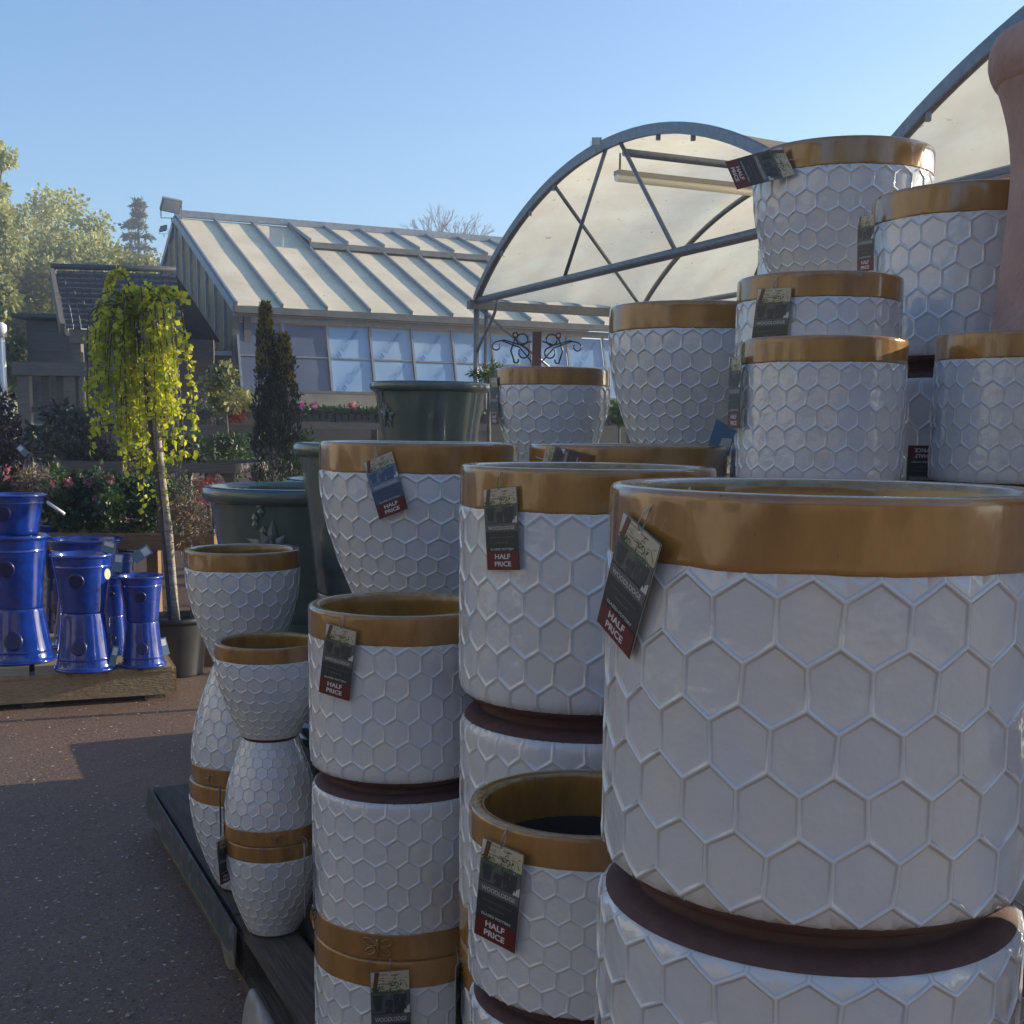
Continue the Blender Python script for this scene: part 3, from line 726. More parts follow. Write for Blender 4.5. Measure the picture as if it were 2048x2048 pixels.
tag_edge(1731, 487, 2.78, math.radians(-62), .06, 'side-on tag at the left of the high right pot')
tag_edge(1469, 785, 2.10, math.radians(-76), .05, 'dark side-on tag left of the straight pot behind the largest rim')
tag_edge(441, 1622, 2.80, math.radians(100), .0, 'upside-down side-on tag left of the small upturned dome pot', up=-1)
tag_edge(449, 1722, 2.76, math.radians(65), .10, 'side-on tag hanging beside the lowest small bowl pot', wd=.045)
tag_edge(1840, 955, 2.33, math.radians(170), .0, 'dark upside-down tag in the shadowed gap between two right stacks', up=-1)
tag_edge(918, 1992, 1.86, math.radians(80), .0, 'side-on tag in the gap left of the lowest front pots')
tag_edge(610, 1760, 2.10, math.radians(-82), .0, 'thin side-on tag at the left edge of the middle straight pot')
def paper_slip():
    P = aty(1445, 876, 2.5); mb = MB(); x = Vector((.022, .004, -.012)); y = Vector((.006, -.01, .026))
    mb.add([P-x-y, P+x-y, P+x*.9+y, P-x+y], [(0, 1, 2, 3)]); mb.add([P-x*.1-y*.8+Vector((0,-.002,0)), P+x*.9-y*.8+Vector((0,-.002,0)), P+x*.8+y*.3+Vector((0,-.002,0)), P+Vector((0,-.002,0))], [(0,1,2,3)], 1)
    o = mb.build('paper_slip', [M_('slip_blue', (.16, .30, .45), rough=.5), PAPER], label='small blue and white paper slip poking out beside the tall round bowl pot', cat='label')
    o.modifiers.new('thick', 'SOLIDIFY').thickness = .0006
paper_slip()

# ------------------------------------------------------------------ blue pots on their pallet
def blue_profile(H):
    return [(0, .03), (.5, .01), (.66, 0), (.69, .03), (.71, .1), (.80, H*.5), (.875, H*.76), (.885, H*.775), (.90, H*.785), (.885, H*.80), (.885, H*.83), (.93, H*.93), (.985, H*.955), (1.0, H*.975), (.985, H*.995), (.95, H), (.92, H*.99), (.89, H*.95), (.84, H*.8), (.72, H*.3), (.66, .14), (0, .12)]
BGRP = 'cobalt blue glazed pots on the pine pallet'
def blue_pot(x, y, z, R, H, label, inv=False, face=0, zs=1):
    e = empty('blue_planter', (x, y, z+(H if inv else 0)), 0, label, 'planter', BGRP); e.scale = (R, R, R)
    if inv: e.rotation_euler = (PI, 0, 0)
    h = H/R; lathe_obj('body', blue_profile(h), BLUE, e, wob=.003, k=4)
    mb = MB(); mb.lathe([(.985, h*.995+.006), (.965, h*1+.006), (.945, h*1+.004)], 64); mb.build('pale_rim_edge', BLUE_LIP, e)
    m = MB(); a = face; rad = .845; zc = h*.56; n = 20; cs = []
    sgn = -1 if inv else 1
    def pp(dx, dz, l): t = dx/.85; return Vector(((rad+dz*.22+l)*math.sin(a+t), -sgn*(rad+dz*.22+l)*math.cos(a+t), zc+dz))
    vs = [pp(0, 0, .035)]
    for rr, l in ((.19, .03), (.235, .035), (.26, .0), (.27, -.05)):
        for k in range(n): vs.append(pp(rr*math.cos(2*PI*k/n), rr*math.sin(2*PI*k/n), l))
    fs = [(0, 1+k, 1+(k+1) % n) for k in range(n)]
    for q in range(3):
        for k in range(n): fs.append((1+q*n+k, 1+(q+1)*n+k, 1+(q+1)*n+(k+1) % n, 1+q*n+(k+1) % n))
    m.add(vs, fs, 0, True); m.build('medallion', BLUE_DK, e)
    return e
BZ = .172; BY = 6.0
def bstack(u, v, rpx, Y, nlab, hr=1.55, base=BZ, face=0, nest=None):
    P = aty(u, v, Y); R = rpx*Y/F_PX; n = len(nlab); tot = P.z-base; H = tot/n; z = P.z
    for i, lab in enumerate(nlab):
        z -= H; blue_pot(P.x, P.y, z, R, H-.0005, lab, i % 2 == 1, face)
# big nested pair on top of an upturned one
def big_blue():
    Y = 6.05; P = aty(24, 988, Y); s = Y/F_PX; R = 68*s
    zc = aty(24, 1213, Y).z; zs = aty(24, 1068, Y).z
    blue_pot(P.x, P.y, BZ, R*1.05, zc-BZ-.001, 'big upturned blue pot at the left photo edge on the pine pallet', True, .2)
    blue_pot(P.x, P.y, zc, R, zs-zc-.001, 'big upright blue pot under the topmost blue one', False, .05)
    blue_pot(P.x, P.y, zs+.001, R*.97, P.z-zs, 'topmost blue pot with sun glints at the left photo edge', False, .02)
big_blue()
bstack(163, 1106, 62, 5.85, ['middle blue pot with round white sticker, upright', 'upturned blue pot under the one with the white sticker'], face=.1)
bstack(281, 1150, 46, 5.95, ['smallest upright blue pot at the pallet corner', 'small upturned blue pot at the pallet corner'], face=.25)
bstack(168, 1076, 74, 6.5, ['wide blue pot rim behind the one with the white sticker', 'upturned blue pot behind the one with the white sticker'])
bstack(112, 1048, 32, 6.95, ['farthest blue pot rim peeping between the big and the middle blue stacks', 'upturned blue pot farthest back on the pine pallet'])
bstack(228, 1152, 24, 6.25, ['narrow blue pot squeezed behind the smallest one', 'narrow upturned blue pot squeezed behind the smallest one'])
bstack(246, 1103, 23, 6.75, ['small blue pot behind with a pale blue tag', 'upturned small blue pot behind with a pale blue tag'])
def blue_pallet():
    e = empty('pine_pallet', (0, 0, 0), 0, 'pale pine pallet carrying the cobalt blue pots', 'pallet')
    A = atz(345, 1398, .0); B = atz(-40, 1424, .0); dx = (B-A).normalized(); dy = Vector((-dx.y, dx.x, 0));  
    if dy.y < 0: dy = -dy
    def P(a, b, z): return A+dx*a+dy*b+Vector((0, 0, z))
    for k in range(8):
        mb = MB(); mb.obox(P(.07+k*.165, -.02, BZ-.0135), P(.07+k*.165, 1.25, BZ-.0135), .14, .022); mb.build('deck_board', W_PALE, e)
    mb = MB(); mb.obox(P(-.01, 0, .095), P(1.35, 0, .095), .03, .128); mb.build('front_beam', W_PALE, e)
    mb = MB(); mb.obox(P(-.01, 1.2, .095), P(1.35, 1.2, .095), .03, .128); mb.build('rear_beam', W_PALE, e)
    mb = MB(); mb.obox(P(-.014, .018, .095), P(-.014, 1.18, .095), .02, .12); mb.build('end_board', W_TAN, e)
    for a in (.08, .65, 1.2):
        for b in (.1, .62, 1.1):
            mb = MB(); mb.obox(P(a, b-.06, .075), P(a, b+.06, .075), .1, .15); mb.build('block', W_GREY, e)
blue_pallet()
def blue_tag(u, v, Y, w_, h_, rot, yaw, label):
    P = aty(u, v, Y); x = Vector((math.cos(yaw), math.sin(yaw), 0)); z = Vector((0, 0, 1)); X = (x*math.cos(rot)+z*math.sin(rot))*w_/2; Z = (z*math.cos(rot)-x*math.sin(rot))*h_/2
    n = X.cross(Z).normalized()*.001
    e = empty('pale_tag', P, 0, label, 'price tag', 'pale tags on the blue pots')
    a = MB(); a.add([-X-Z, X-Z, X+Z, -X+Z], [(0, 1, 2, 3)]); o = a.build('card', M_TAGB, e); o.modifiers.new('t', 'SOLIDIFY').thickness = .0008
    b = MB(); b.add([-X*.7+Z*.1+n, X*.7+Z*.1+n, X*.7+Z*.85+n, -X*.7+Z*.85+n], [(0, 1, 2, 3)]); b.add([-X*.7+Z*.1-n, X*.7+Z*.1-n, X*.7+Z*.85-n, -X*.7+Z*.85-n], [(0, 1, 2, 3)]); b.build('white_label', PAPER, e)
M_TAGB = M_('tag_sky_blue', (.10, .20, .26), (.16, .26, .32), scale=30, rough=.45)
blue_tag(217, 1094, 5.75, .065, .055, -.3, 0, 'pale blue tag on the rim behind the middle blue pot')
blue_tag(283, 1108, 6.2, .055, .10, -1.0, .2, 'pale tag with white label sticking up right of the blue pots')
blue_tag(236, 1126, 5.9, .045, .09, -.15, .3, 'grey tag hanging right of the middle blue pot')
blue_tag(228, 1312, 5.70, .030, .10, -.25, .2, 'small pale tag hanging between the two blue stacks near the pallet')
blue_tag(328, 1293, 6.0, .04, .09, .2, .6, 'pale tag behind the corner blue pot at the right pallet end')
blue_tag(45, 901, 5.6, .03, .055, .75, .1, 'white tag hanging in the dark bush at the left photo edge')
mb = MB(); mb.tube([aty(94, 1004, 6.0), aty(129, 1028, 6.0)], .008, 6); mb.build('white_cane', PAPER, label='white label stick leaning right of the topmost blue pot', cat='stick')
def stickers():
    for u, v, Y, lab in ((215, 1148, 5.70, 'round white sticker on the middle blue pot'),):
        P = aty(u, v, Y); mb = MB(); n = 16; x = Vector((.55, .8, 0)).normalized()
        vs = [P+x*.017*math.cos(2*PI*k/n)+Vector((0, 0, .026*math.sin(2*PI*k/n))) for k in range(n)]
        mb.add(vs, [tuple(range(n))]); o = mb.build('round_sticker', M_('cream_sticker', (.62, .58, .42), rough=.5), label=lab, cat='sticker'); o.modifiers.new('t', 'SOLIDIFY').thickness = .001
stickers()

# ------------------------------------------------------------------ foliage
def leaves(n, sampler, size, mats, name, parent=None, seed=0, aspect=.55, droop=.3, fold=.25, **kw):
    """n leaf-sized faces; sampler(rnd)->(point, outward, tone)"""
    rnd = random.Random(seed); mb = MB(); tones = []
    for i in range(n):
        p, o_, tn = sampler(rnd); p = Vector(p)
        d = Vector((rnd.gauss(0, 1), rnd.gauss(0, 1), rnd.gauss(0, 1)))+Vector(o_)*1.2+Vector((0, 0, -droop)); d.normalize()
        s = size*rnd.uniform(.6, 1.35); sd_ = d.cross(Vector((rnd.gauss(0, 1), rnd.gauss(0, 1), rnd.gauss(0, 1)))).normalized(); up = sd_.cross(d)
        a = p; b = p+d*s*.5+sd_*s*aspect*.5+up*s*fold*.3; c = p+d*s; e_ = p+d*s*.5-sd_*s*aspect*.5+up*s*fold*.3
        m = p+d*s*.5
        mb.add([a, b, c, e_], [(0, 1, 2), (0, 2, 3)], 0 if not isinstance(tn, tuple) else tn[1]); t = tn[0] if isinstance(tn, tuple) else tn; tones += [t, t]
    ob = mb.build(name, mats, parent, **kw)
    at = ob.data.attributes.new('tone', 'FLOAT', 'FACE'); at.data.foreach_set('value', np.array(tones, dtype=np.float32))
    return ob
def clump_sampler(center, rad, nc, seed, cr=.32, shell=.6, noise_tone=.35):
    """crown made of nc uneven clumps inside an ellipsoid, gaps between them"""
    rr = random.Random(seed); cl = []
    for i in range(nc):
        v = Vector((rr.gauss(0, 1), rr.gauss(0, 1), rr.gauss(0, 1))).normalized()*rr.uniform(shell*.5, 1)
        cl.append((Vector((v.x*rad[0], v.y*rad[1], v.z*rad[2]))+Vector(center), rr.uniform(.6, 1.25)*cr, rr.uniform(0, 1)))
    m = min(rad)
    def f(r):
        c, q, t = r.choice(cl); v = Vector((r.gauss(0, 1), r.gauss(0, 1), r.gauss(0, 1))).normalized()*(r.random()**.45)
        p = c+Vector((v.x*q*rad[0], v.y*q*rad[1], v.z*q*rad[2])); return p, v, min(1, max(0, t*.6+r.uniform(0, .5)))
    return f
LF_YEL = leafmat('yellow_leaf', (.38, .45, .03), (.72, .71, .06), trans=.55, rough=.4)
LF_OLIVE = leafmat('olive_leaf', (.16, .18, .055), (.36, .36, .12), trans=.35)
LF_GREEN = leafmat('green_leaf', (.022, .055, .014), (.07, .13, .035), trans=.3, rough=.4)
LF_DARK = leafmat('dark_leaf', (.010, .018, .010), (.030, .040, .020), trans=.2)
LF_YEWTIP = leafmat('golden_yew_tip', (.16, .14, .03), (.34, .25, .05), trans=.3)
LF_BROWN = leafmat('brown_stem', (.10, .065, .035), (.20, .14, .08), trans=.2)
LF_VAR = leafmat('variegated_leaf', (.03, .07, .02), (.42, .40, .14), trans=.3)
LF_RED = leafmat('red_leaf', (.12, .02, .012), (.30, .05, .02), trans=.3)
LF_PURP = leafmat('purple_dark_leaf', (.018, .010, .012), (.05, .022, .024), trans=.2)
FL_PINK = leafmat('pink_petal', (.40, .10, .14), (.55, .22, .26), trans=.3); FL_RED = leafmat('red_petal', (.45, .01, .01), (.6, .03, .02), trans=.2)
FL_MAG = leafmat('magenta_petal', (.50, .03, .30), (.65, .12, .45), trans=.3); LF_GREY = leafmat('grey_green_leaf', (.05, .065, .05), (.11, .12, .09), trans=.3)
LF_FAR = leafmat('hazy_far_leaf', (.28, .31, .12), (.48, .48, .20), trans=.4)
BARK = M_('grey_bark', (.10, .085, .07), (.17, .15, .13), scale=20, rough=.9, bump=.5, bscale=40)
BIRCH = M_('pale_bark', (.42, .38, .33), (.20, .17, .14), scale=16, rough=.8, bump=.4, bscale=40, stretch=(1, 1, 4), speck=(.05, .04, .035), speck_scale=30, speck_th=.66)

def weeping_tree():
    base = atz(352, 1250, .27); top = aty(275, 588, base.y-.05)
    e = empty('weeping_tree', (base.x, base.y, 0), 0, 'weeping tree with sunlit yellow-green leaves on a pale leaning stem in a black pot', 'tree')
    def L(p): return Vector(p)-Vector((base.x, base.y, 0))
    B = L(base); Tp = L(top); rnd = random.Random(21)
    pts = [B.lerp(Tp, t)+Vector((.02*math.sin(3*t), .012*math.sin(7*t), 0)) for t in [i/14 for i in range(15)]]
    mb = MB(); mb.tube(pts, [.021-.008*t/14+(.004 if t % 4 == 0 else 0) for t in range(15)], 10); mb.build('trunk', BIRCH, e)
    mb = MB(); o = Vector((-.03, .02, 0)); mb.tube([p+o*(1-.3*i/14)-Vector((0, 0, .05)) for i, p in enumerate(pts)][:14], .017, 7); mb.build('stake', W_DARK, e)
    st = []; br = MB(); hub = Tp+Vector((.0, 0, -.08))
    for k in range(96):
        az = rnd.uniform(0, 2*PI); rad = rnd.uniform(.07, .27)*(1.0 if math.cos(az) > 0 else .97); up = rnd.uniform(.0, .14)
        side = math.cos(az)*rad
        zend = hub.z-rnd.uniform(.40, .92)*(1.0-.25*abs(side)/.35)
        if side < -.2: zend = hub.z-rnd.uniform(.5, .93)
        if side > .2: zend = hub.z-rnd.uniform(.5, .88)
        if math.sin(az) < -.15 and abs(math.cos(az)) < .42 and k >= 5: az = -az
        if k < 5: zend = hub.z-rnd.uniform(1.0, 1.14); rad = .06+.05*rnd.random(); az = rnd.uniform(-.5, 2.2)
        pp = []; n = 16; sway = rnd.uniform(-.04, .04)
        for i in range(n+1):
            t = i/n
            if t < .3: q = t/.3; r_ = rad*math.sin(q*PI/2); z = hub.z+up*math.sin(q*PI)+(.02*q)-.10*q*q
            else: q = (t-.3)/.7; r_ = rad*(1+.10*math.sin(q*2)); z = (hub.z-.08)+(zend-hub.z+.08)*q
            pp.append(Vector((hub.x+r_*math.cos(az)+sway*t*t, hub.y+r_*math.sin(az)*.9, z)))
        br.tube(pp, [.004-.0028*i/n for i in range(n+1)], 4, 0, False); st.append(pp)
    for c in ((-.115, .20), (.155, .12)):    # two upright sprays above the head
        pp = [hub+Vector((c[0]*t*1.1, .03*t, c[1]*math.sin(t*1.9))) for t in [i/8 for i in range(12)]]
        br.tube(pp, .004, 4, 0, False); st += [pp]*3
    br.build('twigs', LF_BROWN, e)
    order = st[:]; rnd.shuffle(order)
    def smp(r):
        q = min(int(len(st)*r.random()**1.35), len(st)-1); pp = order[q]; i = r.random()*(len(pp)-1); a = int(i)
        if mnoise.noise(pp[a]*9) < -.22 and r.random() < .75: i = r.random()*(len(pp)-1); a = int(i)
        if r.random() < .25: pass
        p = pp[a].lerp(pp[min(a+1, len(pp)-1)], i-a)
        v = Vector((r.gauss(0, 1), r.gauss(0, 1), r.gauss(0, .5))).normalized()
        return p+v*.008, v, r.random()
    leaves(6000, smp, .032, LF_YEL, 'crown', e, 5, aspect=.95, droop=.9)
    pb = MB(); pb.lathe(densify([(0, .01), (.13, .0), (.14, .01), (.165, .25), (.175, .262), (.178, .285), (.168, .287), (.160, .26), (0, .255)], 2), 40); po = pb.build('pot', BLACK, e)
    po.scale = (1.0, 1.0, 1.12)
    e.location.z = .0
weeping_tree()

def shrub(u0_, v0_, u1_, v1_, Y, mats, n, size, label, cat='plant', name='bedding_plant', group=None, seed=0, nc=9, cr=.42, flowers=None, potmat=None, droop=.1, depth=None, aspect=.55, poth=.14, fname='foliage'):
    """plant filling the surveyed box at distance Y"""
    a = aty(u0_, v1_, Y); b = aty(u1_, v0_, Y); c = (a+b)/2; rx = abs(b.x-a.x)/2; rz = abs(b.z-a.z)/2
    e = empty(name, (c.x, Y, a.z-(poth if potmat else 0)), 0, label, cat, group)
    cz = c.z-e.location.z; rad = (rx, depth or min(rx, .5), rz)
    leaves(n, clump_sampler((0, 0, cz), rad, nc, seed+50, cr, .7), size, mats, fname, e, seed, aspect=aspect, droop=droop)
    if flowers:
        fm, fn, fs = flowers; rr = random.Random(seed+9); cc = [Vector((rr.uniform(-.85, .85)*rx, -rad[1]*rr.uniform(.2, 1.0), cz+rz*rr.uniform(.0, .95))) for _ in range(fn)]
        def fsm(r): c_ = r.choice(cc); v = Vector((r.gauss(0, 1), r.gauss(0, 1), r.gauss(0, 1))).normalized(); return c_+v*fs*.6, v, r.random()
        leaves(fn*12, fsm, fs, fm, 'blossom', e, seed+3, aspect=.9, droop=0)
    if not potmat and a.z > terrain(c.x, Y)+.12:      # woody stem down to the ground
        mb = MB(); g_ = terrain(c.x, Y)-a.z; mb.tube([(0, 0, g_), (rx*.08, 0, g_*.5), (0, 0, rz*.4)], [.022+rx*.02, .018+rx*.015, .008], 7); mb.build('stem', BARK, e)
    if potmat:
        mb = MB(); r_ = min(rx*.55, .13); mb.lathe(densify([(0, .002), (r_*.72, 0), (r_*.74, .01), (r_*.95, poth*.93), (r_*1.03, poth*.94), (r_*1.03, poth), (r_*.93, poth), (0, poth*.9)], 2), 24); mb.build('pot', potmat, e)
    return e

# ------------------------------------------------------------------ benches and the plants on them
def bench(u0_, u1_, vtop, Y, thick, mat, label, depth=1.0, legs=3, name='display_bench', endlit=False, dy=0.0, legmat=None):
    a = aty(u0_, vtop, Y); b = aty(u1_, vtop, Y+dy); z = (a.z+b.z)/2; e = empty(name, (a.x, a.y, 0), 0, label, 'bench')
    d = Vector((b.x-a.x, b.y-a.y, 0)); Ln = d.length; d.normalize(); q = Vector((-d.y, d.x, 0)); h = thick*Y/F_PX
    def P(s, t, zz): return d*s+q*t+Vector((0, 0, zz))
    mb = MB(); mb.obox(P(0, .012, z-h/2), P(Ln, .012, z-h/2), .024, h); mb.build('front_board', mat, e)
    mb = MB(); mb.obox(P(0, depth, z-h/2), P(Ln, depth, z-h/2), .024, h); mb.build('rear_board', mat, e)
    for s in (.012, Ln-.012):
        mb = MB(); mb.obox(P(s, .03, z-h/2-.003), P(s, depth-.02, z-h/2-.003), .024, h-.006); mb.build('end_board', mat, e)
    mb = MB(); n = max(4, int(depth/.12))
    for k in range(n): mb.obox(P(.03, .05+k*(depth-.1)/(n-1), z-h*.75), P(Ln-.03, .05+k*(depth-.1)/(n-1), z-h*.75), .07, .018)
    mb.build('slatted_top', legmat or W_DARK, e)
    for k in range(legs):
        s = .06+(Ln-.12)*k/(legs-1)
        for t in (.07, depth-.07):
            g = terrain(a.x+d.x*s+q.x*t, a.y+d.y*s+q.y*t)
            mb = MB(); mb.obox(P(s, t, g), P(s, t, z-h*.9), .07, .07, up=Vector((0, 1, 0))); mb.build('leg', legmat or mat, e)
    return e, z
_, zt1 = bench(-150, 428, 1066, 6.75, 33, W_TAN, 'tan wooden crate bench behind the blue pots with flowering plants', depth=.8, legs=4)
_, zt2 = bench(116, 470, 924, 8.6, 20, W_GREY, 'long weathered grey plank bench above the flowering plants', depth=.9, dy=-.1)
_, zt3 = bench(186, 518, 849, 10.9, 18, W_GREY, 'grey bench with sunlit end in front of the dark greenhouse opening', depth=.9, dy=-.2)
_, zt4 = bench(575, 1500, 850, 12.3, 13, W_GREY, 'long bench of bedding plant trays under the greenhouse windows', depth=1.0, legs=6, dy=1.6)
def pale_boards():
    e = empty('sunlit_planks', aty(460, 857, 10.75), 0, 'two pale sunlit plank ends beside the dark columnar yew', 'planks')
    for k in range(2):
        mb = MB(); z = .033-k*.045; mb.box((0, 0, z-.017), (.27+.02*k, .10, z+.017)); mb.build('plank_end', W_PALE, e)
pale_boards()
GP = 'flowering plants crowded on the tan crate bench'
row = [(-70, 950, 60, LF_PURP, None, 'dark reddish bush at the far left edge behind the blue pots'),
       (20, 930, 110, LF_BROWN, (FL_PINK, 3, .018), 'brown-tipped dry plant at the left of the crate bench'),
       (90, 950, 165, LF_GREEN, (FL_PINK, 4, .02), 'leafy green plant with pink blooms left of the weeping tree strands'),
       (140, 944, 232, LF_GREEN, (FL_PINK, 7, .022), 'bushy green plant with most pink blooms on the crate bench'),
       (208, 948, 290, LF_GREEN, (FL_PINK, 3, .02), 'dark green leafy plant just left of the pale stem'),
       (262, 955, 350, LF_GREEN, None, 'green plant directly behind the pale stem'),
       (318, 952, 408, LF_GREY, (FL_RED, 1, .03), 'grey-green wispy plant with one red bloom beside the big green pot')]
for i, (a, t, b, m, fl, lab) in enumerate(row):
    shrub(a, t-8, b, 1070, 6.95+(.12 if i % 2 else 0), m, 1500, .034 if m is not LF_GREY else .03, lab, name='flowering_plant', group=GP, seed=30+i, nc=16, cr=.42, flowers=fl, potmat=BLACK, depth=.24, aspect=.8 if m is LF_GREEN else .3, poth=.05)
shrub(340, 1000, 420, 1100, 6.6, LF_BROWN, 700, .035, 'dry brown foliage hanging over the crate end by the big green pot', seed=61, nc=12, cr=.5, depth=.2, aspect=.3)
shrub(380, 955, 470, 1010, 7.4, LF_RED, 420, .03, 'thin red stemmed plant left of the big green pot rim', seed=62, nc=9, cr=.5, depth=.2, aspect=.3)
# second bench row
r2 = [(110, 872, 180, LF_DARK, 'low dark plant at the left end of the grey plank bench'), (165, 878, 240, LF_PURP, 'purplish twiggy plant on the grey plank bench'), (225, 872, 300, LF_GREY, 'grey-green grassy plant on the plank bench behind the stem'),
      (330, 868, 400, LF_DARK, 'dark spreading plant right of the pale stem on the plank bench')]
for i, (a, t, b, m, lab) in enumerate(r2):
    shrub(a, t, b, 930, 8.85, m, 900, .04, lab, name='bench_plant', group='plants on the long grey plank bench', seed=70+i, nc=10, cr=.4, potmat=BLACK, depth=.3, aspect=.3, poth=.05)
shrub(300, 862, 520, 960, 9.6, LF_GREEN, 3200, .05, 'wide dark green juniper spreading left of the columnar yew', name='juniper', seed=80, nc=22, cr=.34, depth=.5, aspect=.35)
shrub(560, 868, 648, 975, 8.9, LF_GREEN, 2000, .045, 'bushy green conifer right of the columnar yew base', name='conifer_bush', seed=81, nc=16, cr=.4, depth=.4, aspect=.35)
shrub(60, 800, 200, 925, 10.2, LF_DARK, 1600, .06, 'tall dark shrub in front of the slatted trellis', name='dark_shrub', seed=82, nc=14, cr=.4, depth=.5)
shrub(-90, 800, 75, 1010, 7.9, LF_PURP, 2600, .05, 'dark maroon bush in shade at the left photo edge', name='dark_bush', seed=83, nc=22, cr=.36, depth=.5)
shrub(405, 738, 498, 828, 10.6, LF_VAR, 1500, .055, 'variegated green and cream shrub in front of the dark greenhouse opening', name='variegated_shrub', seed=84, nc=13, cr=.36, depth=.45, aspect=.7)
shrub(375, 795, 470, 850, 11.1, LF_GREY, 900, .04, 'low grey-green plant on the bench under the variegated shrub', seed=85, nc=10, cr=.45, depth=.3, aspect=.3)
shrub(459, 808, 490, 846, 10.95, LF_RED, 260, .055, 'small red spiky plant at the bench end', name='red_plant', seed=86, nc=5, cr=.6, depth=.1, aspect=.25, potmat=TERRA, poth=.04)
shrub(945, 733, 1010, 765, 6.2, LF_GREEN, 500, .035, 'feathery green plant tip behind the small bowl pot', name='feathery_plant', seed=87, nc=7, cr=.5, depth=.12, aspect=.2)
shrub(1218, 800, 1260, 860, 9, LF_GREEN, 400, .05, 'green plant glimpsed between two bowl pots', seed=88, nc=6, cr=.5, depth=.12)
shrub(5, 640, 60, 800, 17, LF_OLIVE, 1500, .09, 'olive shrub beside the grey slatted hut', name='olive_shrub', seed=89, nc=12, cr=.4, depth=.8)
# columnar yew
def yew():
    Y = 8.3; base = aty(545, 990, Y); e = empty('columnar_yew', (base.x, Y, 0), 0, 'dark columnar yew with golden twin tips in front of the greenhouse', 'tree')
    s = Y/F_PX
    def col(cx, w_, vt, vb):
        c = aty(cx, vt, Y); d = aty(cx, vb, Y); return (c.x-base.x, w_*s/2, d.z, c.z)
    cols = [col(548, 88, 760, 1010), col(538, 66, 700, 900), col(530, 34, 612, 760), col(567, 42, 672, 800), col(560, 80, 720, 900)]
    def smp(r):
        x, w_, z0, z1 = cols[r.choice((0, 0, 0, 1, 1, 2, 3, 4, 4))]; t = r.random(); z = z0+(z1-z0)*t; ww = w_*(1-.75*max(0, t-.55)/.45)*(1+.14*math.sin(z*31+x*40)); a = r.uniform(0, 2*PI); q = ww*math.sqrt(r.uniform(.35, 1))
        if r.random() < .06: q *= 1.25
        return Vector((x+q*math.cos(a), q*math.sin(a), z)), Vector((math.cos(a)*.4, math.sin(a)*.4, 1.2)), r.random()
    leaves(9000, smp, .034, LF_DARK, 'crown', e, 4, aspect=.3, droop=-.8)
    tips = [cols[2], cols[3]]
    def sm2(r):
        x, w_, z0, z1 = r.choice((tips[0], tips[0], tips[1])); t = r.random()**.8; z = z0+(z1-z0)*(.1+.92*t); ww = w_*(1.0-.72*t)+.004; a = r.uniform(0, 2*PI); return Vector((x+ww*math.cos(a), ww*math.sin(a), z)), Vector((math.cos(a)*.5, math.sin(a)*.5, 1)), r.random()
    leaves(2600, sm2, .030, LF_YEWTIP, 'golden_tips', e, 6, aspect=.4, droop=-.5)
    mb = MB(); mb.tube([(0, 0, .1), (0, 0, cols[1][3]-.1)], [.035, .012], 8); mb.build('trunk', BARK, e)
    mb = MB(); mb.lathe(densify([(0, .12), (.13, .11), (.14, .12), (.17, .36), (.178, .37), (.17, .385), (0, .37)], 2), 24); o = mb.build('pot', BLACK, e)
yew()
# bedding trays
def trays():
    a = aty(585, 850, 12.45); b = aty(1500, 850, 14.05); d = (b-a); Ln = d.length; d.normalize(); q = Vector((-d.y, d.x, 0)); z = zt4+.004
    g = 'black trays of bedding violas under the greenhouse windows'
    n = 12
    wl = Ln/n
    rnd = random.Random(2)
    names = ['first tray of bedding violas from the yew, with a magenta bloom', 'second tray of bedding violas from the yew, with pale pink blooms', 'third tray of bedding violas, left of the small butterfly pot']
    for k in range(n):
        lab = names[k] if k < 3 else 'tray of bedding violas hidden behind the pot stacks'
        e = empty('plant_tray', a+d*(k*wl+.01)+Vector((0, 0, 0)), 0, lab, 'plant tray', g); e.location.z = z
        mb = MB()
        for i in range(6):
            for j in range(3):
                c = d*((i+.5)*(wl-.02)/6)+q*(.08+j*.13); w_ = (wl-.02)/6*.46
                mb.lathe([(0, .0), (w_*.75, 0), (w_, .072), (w_*1.04, .075), (w_*.9, .076), (0, .07)], 8) if False else mb.obox(c-d*w_*.8+Vector((0,0,.038)), c+d*w_*.8+Vector((0,0,.038)), w_*1.7, .075)
        mb.obox(d*.0+q*.2+Vector((0, 0, .012)), d*(wl-.02)+q*.2+Vector((0, 0, .012)), .40, .022)
        mb.build('tray', BLACK, e)
        def smp(r, e=e): return d*r.uniform(0, wl-.02)+q*r.uniform(0, .42)+Vector((0, 0, .085+abs(r.gauss(0, .028)))), Vector((0, 0, 1)), r.random()
        leaves(900 if k < 3 else 250, smp, .035, LF_GREEN, 'foliage', e, 90+k, aspect=.8)
        if k < 4:
            fl = {0: (FL_MAG, 2), 1: (FL_PINK, 2), 2: (FL_PINK, 2), 3: (FL_PINK, 2)}[k]
            cs = [d*(rnd.uniform(.05, wl*.5))+q*rnd.uniform(.0, .1)+Vector((0, 0, .16)) for _ in range(fl[1])]
            def fs(r): c = r.choice(cs); v = Vector((r.gauss(0, 1), r.gauss(0, 1), r.gauss(0, 1))).normalized(); return c+v*.02, v, r.random()
            leaves(40, fs, .035, fl[0], 'blossom', e, 99+k, aspect=.9)
trays()

